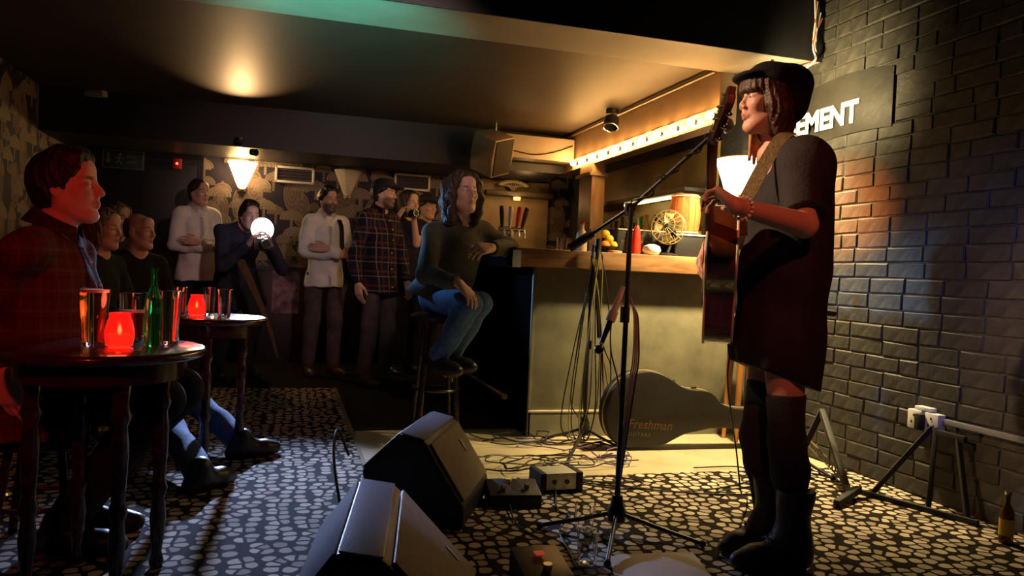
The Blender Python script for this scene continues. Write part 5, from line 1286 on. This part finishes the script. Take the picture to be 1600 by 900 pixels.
    S.build('hair', M_HAIRB, T, .0045)
    S = Sdf()
    for i in range(5): S.cone(P(.02-.01*i, -.075, -.07), P(.028-.022*i, -.068-.004*i, -.22-.012*(i % 3)), .012, .006, .006)
    S.build('hair_lock', M_HAIRG, T, .0045)
    S = Sdf()
    S.ell(P(-.028, 0, .072), H.A, V3((.125, .118, .070))*1.0, .02, cuts=[(P(0, 0, .050), H.D(-.32, 0, 1))])
    S.ell(P(-.070, 0, .040), H.A, V3((.076, .106, .084)), .035); S.ell(P(-.088, 0, -.018), H.A, V3((.052, .088, .066)), .035)
    S.ell(P(.085, 0, .083), H.A, V3((.055, .085, .018)), .02)
    S.disp = folds(.0035, 1.2, 4.)
    S.build('cap', M_HAT, T, .005)
    # bracelet of pale beads
    br = thing('bracelet', 'pale beaded bracelet on the fretting wrist of the singer', 'bracelet', wrL)
    fd_ = unit(wrL-elL); bx_, by_, _ = frame_from(fd_); bc = wrL-fd_*.035
    for i in range(16):
        a = 2*math.pi*i/16; MB().ball(bc+(bx_*math.cos(a)+by_*math.sin(a))*.034, .0058, 8, 6).build('bead', mat('pearl', (.8, .75, .68), .25), br, smooth=True)
    return H, neck, shL, shR, chest, f, l
# guitar frame (plane of the soundboard holds the line of sight of the neck)
GN = unit(np.array([-.885, .537, 0])); GCV = unit(np.array([-.537, -.885, 0])); al_ = math.radians(51)
GA = math.cos(al_)*np.array([0, 0, 1.])+math.sin(al_)*GCV; GW = np.cross(GA, GN)
GC = at(1125, 428, D=2.74)
GH = GC+GA*.455+GN*.052
H_s, n_s, shL_s, shR_s, ch_s, f_s, l_s = singer()
def guitar():
    T = thing('acoustic_guitar', 'dark sunburst acoustic guitar with cream binding held by the singer', 'guitar', GC-np.array([0, 0, .22]))
    half = [(.0, -.245), (.07, -.243), (.135, -.222), (.18, -.175), (.197, -.115), (.188, -.06), (.160, -.01), (.138, .04), (.135, .08), (.143, .125), (.146, .165), (.132, .21), (.10, .237), (.05, .247), (.0, .248)]
    out = [(w, a) for w, a in half]+[(-w, a) for w, a in half[-2:0:-1]]
    sp_ = spline([(w, a, 0) for w, a in out]+[(out[0][0], out[0][1], 0)], 3)[:-1]; out = [(p[0], p[1]) for p in sp_]
    M_SIDE = wood_mat('mahogany_side', (.055, .016, .006), (.10, .030, .010), .22, (6, 6, 3), coat=.6)
    M_TOP = wood_mat('spruce_top', (.42, .20, .07), (.55, .30, .12), .3, (14, 14, 2), coat=.4)
    M_BIND = mat('cream_binding', (.72, .64, .48), .35)
    M_NECK = wood_mat('neck_wood', (.12, .05, .02), (.2, .09, .035), .35, (8, 8, 2))
    MB().prism(out, GC, GW, GA, GN, -.049, .047).build('body_side', M_SIDE, T, smooth=True)
    MB().prism([(w*.985, a*.985) for w, a in out], GC, GW, GA, GN, .046, .0495).build('soundboard', M_TOP, T)
    MB().prism([(w*.985, a*.985) for w, a in out], GC, GW, GA, GN, -.0525, -.048).build('back_plate', M_SIDE, T)
    for h_ in (.048, -.0505):
        pts = [GC+GW*w+GA*a+GN*h_ for w, a in out]; MB().tube(pts+[pts[0], pts[1]], .0042, 6, caps=False).build('binding', M_BIND, T, smooth=True)
    MB().cyl(GC+GA*.09+GN*.0496, GC+GA*.09+GN*.0502, .05, .05, 28).build('soundhole', M_RUBBER, T)
    MB().ring(GC+GA*.09+GN*.0505, .056, .003, GN, 32, 6).build('rosette', M_BIND, T, smooth=True)
    MB().box(GC-GA*.08+GN*.054, (.15, .028, .010), np.stack([GW, GA, GN], 1)).build('bridge', M_RUBBER, T, bevel=.003)
    nz = GC+GA*.235; L = .385
    def neck_fn(u, v):
        a = math.pi*u; w = (.028*(1-v)+.0215*v); return nz+GA*L*v+GW*w*math.cos(a)+GN*(.048-.022*math.sin(a))
    MB().grid(neck_fn, 10, 8).add([nz+GW*.028+GN*.048, nz-GW*.028+GN*.048, nz+GA*L-GW*.0215+GN*.048, nz+GA*L+GW*.0215+GN*.048], [(0, 1, 2, 3)]).build('neck', M_NECK, T, smooth=True)
    fb = MB().prism([(-.0285, -.10), (.0285, -.10), (.0218, L), (-.0218, L)], nz+GN*.048, GW, GA, GN, .0, .006).build('fretboard', mat('ebony', (.018, .012, .010), .35), T)
    for i in range(14):
        x = L-(.65*(1-2**(-(i+1)/12))); w = .022+(.0285-.022)*(L-x)/.485
        MB().bar(nz+GA*x-GW*w+GN*.0545, nz+GA*x+GW*w+GN*.0545, .002, .002).build('fret', M_CHROME, fb)
    hd = unit(GA*math.cos(.26)-GN*math.sin(.26)); hn = unit(np.cross(GW, hd)); hn = hn if hn@GN > 0 else -hn; h0 = nz+GA*L+GN*.043
    hs = MB().prism([(-.022, 0), (.022, 0), (.034, .04), (.036, .17), (.02, .185), (0, .178), (-.02, .185), (-.036, .17), (-.034, .04)], h0, GW, hd, hn, -.014, .006).build('headstock', M_NECK, T, bevel=.003)
    MB().prism([(-.021, .003), (.021, .003), (.033, .042), (.035, .168), (.02, .182), (0, .175), (-.02, .182), (-.035, .168), (-.033, .042)], h0, GW, hd, hn, .0055, .0075).build('head_veneer', mat('head_veneer', (.38, .25, .15), .35), hs)
    for i in range(6):
        s_ = 1 if i < 3 else -1; q = h0+hd*(.055+.046*(i % 3))+GW*.026*s_
        tn = MB().cyl(q-hn*.014, q+hn*.017, .0035, .0035, 8).build('tuning_post', M_CHROME, T, smooth=True)
        MB().cyl(q-hn*.006, q-hn*.006+GW*s_*.022, .003, .003, 8).ball(q-hn*.006+GW*s_*.03, (.010, .010, .007), 10, 7).build('tuning_key', M_CHROME, tn, smooth=True)
        MB().tube([GC-GA*.08+GN*.060+GW*(.026-.0104*i), nz+GA*L+GN*.0555+GW*(.018-.0072*i), q+hn*.012], .0009, 4).build('string', mat('string_steel', (.6, .55, .45), .3, metal=1), T)
    # strap over the near shoulder
    M_STRAPC = mat('olive_gold_strap', (.23, .19, .07), .6, var=.35, vscale=90, bump=.5, bscale=200)
    pts = [GC-GA*.235-GN*.02-GW*.0, shR_s-f_s*.16-np.array([0, 0, .42]), at(1265, 300, D=2.80), at(1256, 232, D=2.70), at(1240, 208, D=2.68), at(1222, 214, D=2.66), at(1205, 238, D=2.645), at(1188, 268, D=2.63), at(1171, 300, D=2.61), at(1158, 325, D=2.58), GC+GA*.2-GN*.06]
    P_ = spline(pts, 6); mb = MB(); vs_ = []
    for i, p in enumerate(P_):
        tg = unit(P_[min(i+1, len(P_)-1)]-P_[max(i-1, 0)]); cen = n_s-np.array([0, 0, .14]); nrm = unit(p-cen); wv = unit(np.cross(tg, nrm)); vs_ += [p-wv*.026, p+wv*.026]
    mb.add(vs_, [(2*i, 2*i+1, 2*i+3, 2*i+2) for i in range(len(P_)-1)]).build('strap', M_STRAPC, T, smooth=True, solid=.003)
guitar()

# ------------------------------------------------------------------ the audience
def cloth(name, c, v=.2): return mat(name, c, .9, var=v, vscale=18, bump=.3, bscale=90, spec=.2)
def hairm(name, c): return mat(name, c, .5, var=.35, vscale=50, bump=.5, bscale=110)
HB, HBR, HGR = hairm('black_hair', (.010, .008, .008)), hairm('dark_brown_hair', (.03, .018, .012)), hairm('grey_brown_hair', (.10, .075, .055))
DENIM = mat('blue_denim', (.05, .11, .24), .85, var=.3, vscale=30, bump=.3, bscale=200)
DARKTR = cloth('dark_trousers', (.018, .018, .022)); GREYTR = cloth('grey_trousers', (.08, .07, .075)); NAVYTR = cloth('navy_trousers', (.02, .022, .035))
M_SHOE = mat('black_shoe', (.015, .013, .013), .4); M_SHOEB = mat('brown_shoe', (.06, .035, .02), .45)
def head_base(px_, py_, D, s, sit=None):
    """ground point under a head seen at px_, py_ at depth D"""
    p = at(px_, py_, D=D); return p
SIT = dict(pelvis=(0, .02, .50), waist=(0, .02, .63), chest=(0, 0, .84), neck=(0, -.01, 1.02), head=(0, -.05, 1.18), shL=(.165, .0, .965), shR=(-.165, .0, .965), elL=(.25, -.06, .70), elR=(-.25, -.06, .70),
           wrL=(.17, -.27, .64), wrR=(-.17, -.27, .64), hipL=(.10, 0, .50), hipR=(-.10, 0, .50), knL=(.13, -.44, .52), knR=(-.13, -.44, .52), anL=(.13, -.42, .085), anR=(-.13, -.42, .085), toL=(.15, -.57, .03), toR=(-.15, -.57, .03))
def seat_base(hp, face, s, pose):
    R = rotz(face+math.pi/2); off = R@(V3(pose['head'])*s); return V3((hp[0]-off[0], hp[1]-off[1], CZ)), (hp[2]-CZ)/off[2] if off[2] else 1
# man at the front table, red plaid shirt, profile to the right
def seated(label, px_, py_, D, face, extra, **kw):
    hp = at(px_, py_, D=D); pose = dict(SIT); pose.update(extra); b, sc = seat_base(hp, face, 1., pose)
    dz = hp[2]-CZ-pose['head'][2]
    for k_ in ('pelvis', 'waist', 'chest', 'neck', 'head', 'shL', 'shR', 'elL', 'elR', 'hipL', 'hipR'):
        v = pose[k_]; pose[k_] = (v[0], v[1], v[2]+dz)
    return person(label, b, face, 1., pose, **kw), b, pose
PLAIDR = plaid_mat('red_plaid_cloth', (.085, .022, .020), (.12, .06, .055), (.05, .012, .012), 34)
wr_m = at(6, 585, D=2.34)
(pm, pb, pp) = seated('man with short dark hair in a red plaid shirt seated at the crowded table', 106, 293, 2.55, math.radians(-8), dict(shR=(-.19, .0, .955), shL=(.19, 0, .955), knL=(.13, -.40, .50), knR=(-.13, -.40, .50), anL=(.10, -.08, .085), anR=(-.10, -.10, .085), toL=(.11, -.22, .03), toR=(-.11, -.24, .03)), hair_style='short', hair_mat=HB, top=PLAIDR, collar=PLAIDR, placket=PLAIDR, fold=.007, bottom=DARKTR, shoe=M_SHOE, h=.0055, hc=.008, head_pitch=.12, head_yaw=.02, girth=1.18, eyes=True,
    wpose=dict(wrR=wr_m, elR=at(-25, 500, D=2.42)), hands=dict(R=dict(d=(.35, -.2, -.9), n=(.25, .9, 0), curl=(.3, .4, .3), thumb=.3)), skin=(.62, .40, .31), hair_col=(.015, .01, .01), seed=.4)
def stool(c, h_, r, label):
    t = thing('bar_stool' if h_ > .6 else 'low_stool', label, 'stool', (c[0], c[1], CZ))
    MB().lathe((c[0], c[1], h_-.05), [(r*.9, 0), (r, .015), (r, .035), (r*.85, .05)], 24).build('seat', mat('dark_leatherette', (.02, .012, .010), .45), t, smooth=True)
    for i in range(4):
        a = .785+i*math.pi/2; MB().tube([(c[0]+r*.62*math.cos(a), c[1]+r*.62*math.sin(a), h_-.045), (c[0]+r*.95*math.cos(a), c[1]+r*.95*math.sin(a), CZ)], .015, 8).build('leg', M_MAHOG, t, smooth=True)
    MB().ring((c[0], c[1], h_*.38), r*.82, .009, n=28, m=6).build('foot_ring', M_MAHOG, t, smooth=True)
stool(pb[:2], pp['pelvis'][2]-.115, .17, 'low dark stool under the man in the red plaid shirt')
# woman with jeans stretched out, seated behind him
kR = at(252, 585, D=4.25); aR_ = at(378, 690, Z=.085); tR_ = at(415, 700, Z=.04); kL = at(222, 600, D=4.1); aL_ = at(312, 738, Z=.085); tL_ = at(345, 745, Z=.04)
(w1, wb1, wp1) = seated('woman with shoulder-length hair and blue jeans, legs stretched past the table', 163, 358, 4.5, math.radians(-25), {}, hair_style='bob', hair_mat=hairm('fair_brown_hair', (.11, .065, .035)), top=cloth('dark_green_top', (.02, .025, .02)), bottom=DENIM, shoe=M_SHOE, h=.007, hc=.010,
    wpose=dict(knR=kR, anR=aR_, toR=tR_, knL=kL, anL=aL_, toL=tL_), skin=(.58, .36, .26), seed=1.1)
(w2, wb2, wp2) = seated('grey-haired person half hidden behind the woman in jeans', 185, 342, 5.9, math.radians(-40), {}, hair_style='bob', hair_mat=HGR, top=cloth('brown_cardigan', (.05, .035, .025)), bottom=DARKTR, shoe=M_SHOE, h=.008, hc=.011, seed=2.)
(w3, wb3, wp3) = seated('balding man in a black shirt seated behind the green bottle', 219, 362, 5.05, math.radians(-48), {}, hair_style='balding', hair_mat=HGR, hair_col=(.08, .06, .05), top=cloth('black_shirt_cloth', (.012, .012, .012)), bottom=DARKTR, shoe=M_SHOE, h=.007, hc=.010, head_yaw=.35, head_pitch=.04, girth=1.1, skin=(.58, .37, .30), seed=3.)
bn = thing('bench_seat', 'dark upholstered bench behind the two small tables', 'bench', (-1.1, 5.2, CZ))
zb = min(wp1['pelvis'][2], wp2['pelvis'][2], wp3['pelvis'][2])-.115
bdir = unit(wb2-wb1); bdir = unit(V3((.05, 1, 0)))
for nm, b_, zz in (('seat_block', wb1, wp1['pelvis'][2]-.115), ('seat_block', wb2, wp2['pelvis'][2]-.115), ('seat_block', wb3, wp3['pelvis'][2]-.115)):
    MB().box((b_[0], b_[1]+.06, (zz+CZ)/2), (.46, .46, zz-CZ), rotz(-.5)).build(nm, mat('dark_bench', (.015, .010, .012), .6), bn, bevel=.02)

# standing audience
def cross_arms(side=1):
    return dict(elL=(.215, -.03, 1.13), elR=(-.215, -.03, 1.13), wrL=(-.06, -.20, 1.17), wrR=(.06, -.235, 1.12))
def standing(label, px_, py_, D, face, pose, top_px=None, **kw):
    hp = at(px_, py_, D=D); R = rotz(face+math.pi/2); s = (hp[2]-CZ)/1.625
    off = R@(V3((pose or {}).get('head', DEF['head']))*s); b = V3((hp[0]-off[0], hp[1]-off[1], CZ)); 
    return person(label, b, face, s, pose, **kw)
WSH = cloth('white_shirt_cloth', (.72, .74, .76), .08); WSH2 = cloth('cream_shirt_cloth', (.72, .72, .70), .1)
XH = dict(L=dict(d=(-1, 0, .1), n=(0, .9, -.2), curl=(.2, .3, .3)), R=dict(d=(1, 0, .1), n=(0, .9, -.2), curl=(.2, .3, .3)))
def xh(face):
    R = rotz(face+math.pi/2); return {k_: dict(d=R@V3(v['d']), n=R@V3(v['n']), curl=v['curl'], side=1 if k_ == 'R' else -1) for k_, v in XH.items()}
fc_ = math.radians(-62)
standing('man in a white shirt with folded arms beside the dark door', 312, 301, 6.7, fc_, cross_arms(), hair_style='crop', hair_mat=HBR, top=WSH, collar=WSH, placket=WSH, fold=.0065, bottom=NAVYTR, shoe=M_SHOE, h=.0075, hc=.0095, hands=xh(fc_), head_yaw=.25, skin=(.55, .34, .28), seed=.2)
fc_ = math.radians(-72)
tb, JB, HBd, _ = standing('bearded man in a cream shirt with folded arms under the unlit sconce', 513, 313, 6.75, fc_, cross_arms(), hair_style='short', hair_mat=HB, hair_col=(.02, .015, .012), beard=(.04, .025, .018), top=WSH2, collar=WSH2, placket=WSH2, fold=.0065, bottom=GREYTR, shoe=M_SHOEB, h=.0075, hc=.0095, hands=xh(fc_), head_yaw=.2, skin=(.56, .34, .27), seed=.9)
R_ = rotz(fc_+math.pi/2)
mb = MB(); pts = spline([JB['shL']+V3((0, 0, .075))-R_@V3((.05, 0, 0)), JB['chest']+R_@V3((.09, -.135, .08)), JB['waist']+R_@V3((.10, -.145, .08)), JB['pelvis']+R_@V3((.16, -.12, .0))], 6)
for i in range(len(pts)-1): pass
sdw = R_@V3((1, 0, 0))*.02
mb.add([q for p in pts for q in (p-sdw, p+sdw)], [(2*i, 2*i+1, 2*i+3, 2*i+2) for i in range(len(pts)-1)]).build('bag_strap', mat('dark_strap', (.02, .012, .01), .6), tb, smooth=True, solid=.004)
PLAIDN = plaid_mat('navy_plaid_cloth', (.010, .010, .022), (.085, .022, .022), (.17, .14, .13), 19)
fc_ = math.radians(-50)
standing('man in a black cap and navy plaid shirt standing near the bar', 601, 303, 6.3, fc_, dict(elL=(.24, -.02, 1.12), wrL=(.22, -.12, .88), elR=(-.27, .03, 1.12), wrR=(-.27, -.02, .86)), hair_style='crop', hair_mat=HB, cap=mat('black_cap', (.01, .01, .012), .8), beard=(.05, .03, .02), top=PLAIDN, collar=PLAIDN, placket=PLAIDN, hem=.78, bottom=GREYTR, shoe=M_SHOEB, h=.0075, hc=.0095, head_yaw=.3, skin=(.58, .35, .27), seed=1.5)
# woman photographing, arms raised
hp = at(638, 318, D=6.7); fc_ = math.radians(-62); R_ = rotz(fc_+math.pi/2)
cmz = at(641, 333, D=6.75)
tw, JW, HW, _ = standing('woman in dark clothes raising a compact camera to her face', 640, 318, 7.0, fc_, {}, hair_style='bob', hair_mat=HBR, top=cloth('dark_navy_top', (.015, .015, .03)), top_long=.3, bottom=DARKTR, shoe=M_SHOE, h=.0075, hc=.0095, head_yaw=.05, skin=(.62, .38, .27), seed=2.2,
    wpose=dict(wrL=cmz+R_@V3((.085, .06, -.03)), elL=cmz+R_@V3((.17, .12, -.26)), wrR=cmz+R_@V3((-.085, .06, -.04)), elR=cmz+R_@V3((-.2, .13, -.24))),
    hands=dict(L=dict(d=R_@V3((-.35, -.4, .85)), n=R_@V3((-.8, -.3, -.2)), curl=(.6, .7, .4), side=-1), R=dict(d=R_@V3((.35, -.4, .85)), n=R_@V3((.8, -.3, -.2)), curl=(.6, .7, .4), side=1)))
def camera_body(label, c, fdir, k=1., flash=False, name='camera_in_hand'):
    f = unit(fdir); x, y, z_ = frame_from(f); up_ = np.array([0, 0, 1.]); x = unit(np.cross(up_, f)); y = np.cross(f, x); Rm = np.stack([x, y, f], 1)
    t = thing(name, label, 'camera', c)
    MB().box(c, (.13*k, .085*k, .05*k), Rm).build('camera_body', M_BLKMETAL, t, bevel=.008)
    MB().cyl(c+f*.025*k, c+f*.095*k, .034*k, .032*k, 18).build('lens', M_BLKMETAL, t, smooth=True)
    MB().ring(c+f*.095*k, .031*k, .003, f, 20, 6).build('lens_ring', M_CHROME, t, smooth=True)
    MB().cyl(c+f*.09*k, c+f*.093*k, .028*k, .028*k, 18).build('lens_glass', mat('lens_glass', (.02, .02, .04), .05), t)
    return t, x, y, f
camera_body('compact black camera held up by the woman in dark clothes', cmz, R_@V3((0, -1, 0)), .9)
(w4) = standing('person in a dark cap looking out behind the photographing woman', 668, 324, 7.3, math.radians(-60), {}, hair_style='crop', hair_mat=HBR, cap=mat('charcoal_cap', (.02, .02, .022), .8), top=cloth('black_jacket', (.014, .014, .016)), bottom=DARKTR, shoe=M_SHOE, h=.009, hc=.012, skin=(.60, .36, .26), seed=2.9)
# flash photographer, stooping
fc_ = math.radians(-70); R_ = rotz(fc_+math.pi/2)
fl_c = FLASH-R_@V3((0, -1, 0))*.03
hp = fl_c+R_@V3((.0, .22, -.0))+V3((-.03, 0, .05)); bs_ = V3((hp[0], hp[1], CZ))+R_@V3((0, .20, 0))
sc_ = .98
tf, JF, HF, _ = person('stooping photographer in a dark blue jacket firing a camera flash', bs_, fc_, sc_, dict(pelvis=(0, .16, .86), waist=(0, .10, .98), chest=(0, -.02, 1.14), neck=(0, -.12, 1.28), head=(0, -.205, 1.36), shL=(.18, -.06, 1.22), shR=(-.18, -.06, 1.22), hipL=(.09, .15, .84), hipR=(-.09, .15, .84), knL=(.12, -.02, .46), knR=(-.12, .0, .46), anL=(.12, .12, .085), anR=(-.12, .12, .085), toL=(.14, -.03, .03), toR=(-.14, -.03, .03)),
    hair_style='short', hair_mat=HB, top=cloth('dark_blue_jacket', (.03, .035, .07)), hem=.70, bottom=NAVYTR, shoe=M_SHOE, h=.008, hc=.010, skin=(.55, .36, .3), seed=3.3,
    wpose=dict(wrL=fl_c+R_@V3((.08, .05, -.12)), elL=fl_c+R_@V3((.24, .20, -.30)), wrR=fl_c+R_@V3((-.08, .05, -.12)), elR=fl_c+R_@V3((-.24, .20, -.30))),
    hands=dict(L=dict(d=R_@V3((-.3, -.5, .8)), n=R_@V3((-.8, 0, 0)), curl=(.6, .7, .4), side=-1), R=dict(d=R_@V3((.3, -.5, .8)), n=R_@V3((.8, 0, 0)), curl=(.6, .7, .4), side=1)))
ct, cx_, cy_, cf_ = camera_body('black camera with a big round flash head firing bright white light', fl_c+V3((0, 0, -.12)), R_@V3((0, -1, 0)), 1.1, name='flash_camera')
MB().lathe(fl_c-cf_*.06, [(.02, 0), (.045, .01), (.085, .05), (.09, .062)], 28, axis=cf_, close=False).build('flash_reflector', M_CHROME, ct, smooth=True, solid=-.003)
MB().cyl(fl_c-cf_*.012, fl_c-cf_*.008, .084, .084, 28).build('flash_window', mat('flash_glow', (1, 1, 1), .5, emit=(.80, .88, 1), estr=14), ct)
MB().cyl(fl_c+V3((0, 0, -.07))-cf_*.04, fl_c-cf_*.04, .016, .016, 10).build('flash_shoe', M_BLKMETAL, ct)
# open tan coat panel of the photographer
mb = MB(); q0, q1 = at(388, 418, D=6.05), at(436, 562, D=5.95)
cp = spline([at(378, 405, D=6.1), at(398, 450, D=6.02), at(420, 505, D=5.97), at(434, 560, D=5.95)], 5); sdw = R_@V3((1, -.3, 0))
mb.add([q for i, p in enumerate(cp) for q in (p-sdw*(.05-.045*i/len(cp)), p+sdw*(.02-.012*i/len(cp)))], [(2*i, 2*i+1, 2*i+3, 2*i+2) for i in range(len(cp)-1)]).build('coat_lining', cloth('tan_lining', (.17, .11, .07)), tf, smooth=True, solid=.008)
# man on the bar stool
fm = math.radians(-42)
J_ = dict(head=at(724, 303, D=4.42), neck=at(722, 349, D=4.50), shR=at(676, 366, D=4.42), shL=at(756, 364, D=4.62), chest=at(714, 395, D=4.52), waist=at(700, 432, D=4.55), pelvis=at(688, 458, D=4.56),
          hipR=at(684, 466, D=4.50), hipL=at(698, 464, D=4.62), knR=at(732, 478, D=4.22), knL=at(748, 476, D=4.36), anR=at(684, 560, D=4.36), anL=at(704, 556, D=4.46), toR=at(708, 578, D=4.24), toL=at(730, 572, D=4.34),
          elR=at(666, 428, D=4.30), wrR=at(716, 442, D=4.16), elL=at(796, 386, D=4.62), wrL=at(768, 387, D=4.40))
bsm = V3((J_['pelvis'][0], J_['pelvis'][1], CZ))
JUMP = mat('green_grey_jumper', (.075, .075, .062), .9, var=.2, vscale=20, bump=.3, bscale=110)
person('long-haired man in a dark jumper and jeans seated on a stool at the bar', bsm, fm, 1.0, {}, wpose=J_, hair_style='mop', hair_mat=HBR, hair_col=(.02, .015, .012), top=JUMP, hem=.90, bottom=DENIM, shoe=M_SHOE, h=.0062, hc=.008, head_yaw=-.52, head_pitch=.14, eyes=True, girth=1.08, skin=(.60, .36, .28), seed=1.9,
       hands=dict(R=dict(d=at(742, 468, D=4.12)-J_['wrR'], n=(0, .2, -1), curl=(.25, .35, .3), side=1, thumb=.3), L=dict(d=at(742, 390, D=4.30)-J_['wrL'], n=(-.2, .5, -.6), curl=(.5, .6, .4), side=-1)))
stool(J_['pelvis'][:2], J_['pelvis'][2]-.12, .17, 'tall dark bar stool under the long-haired man')
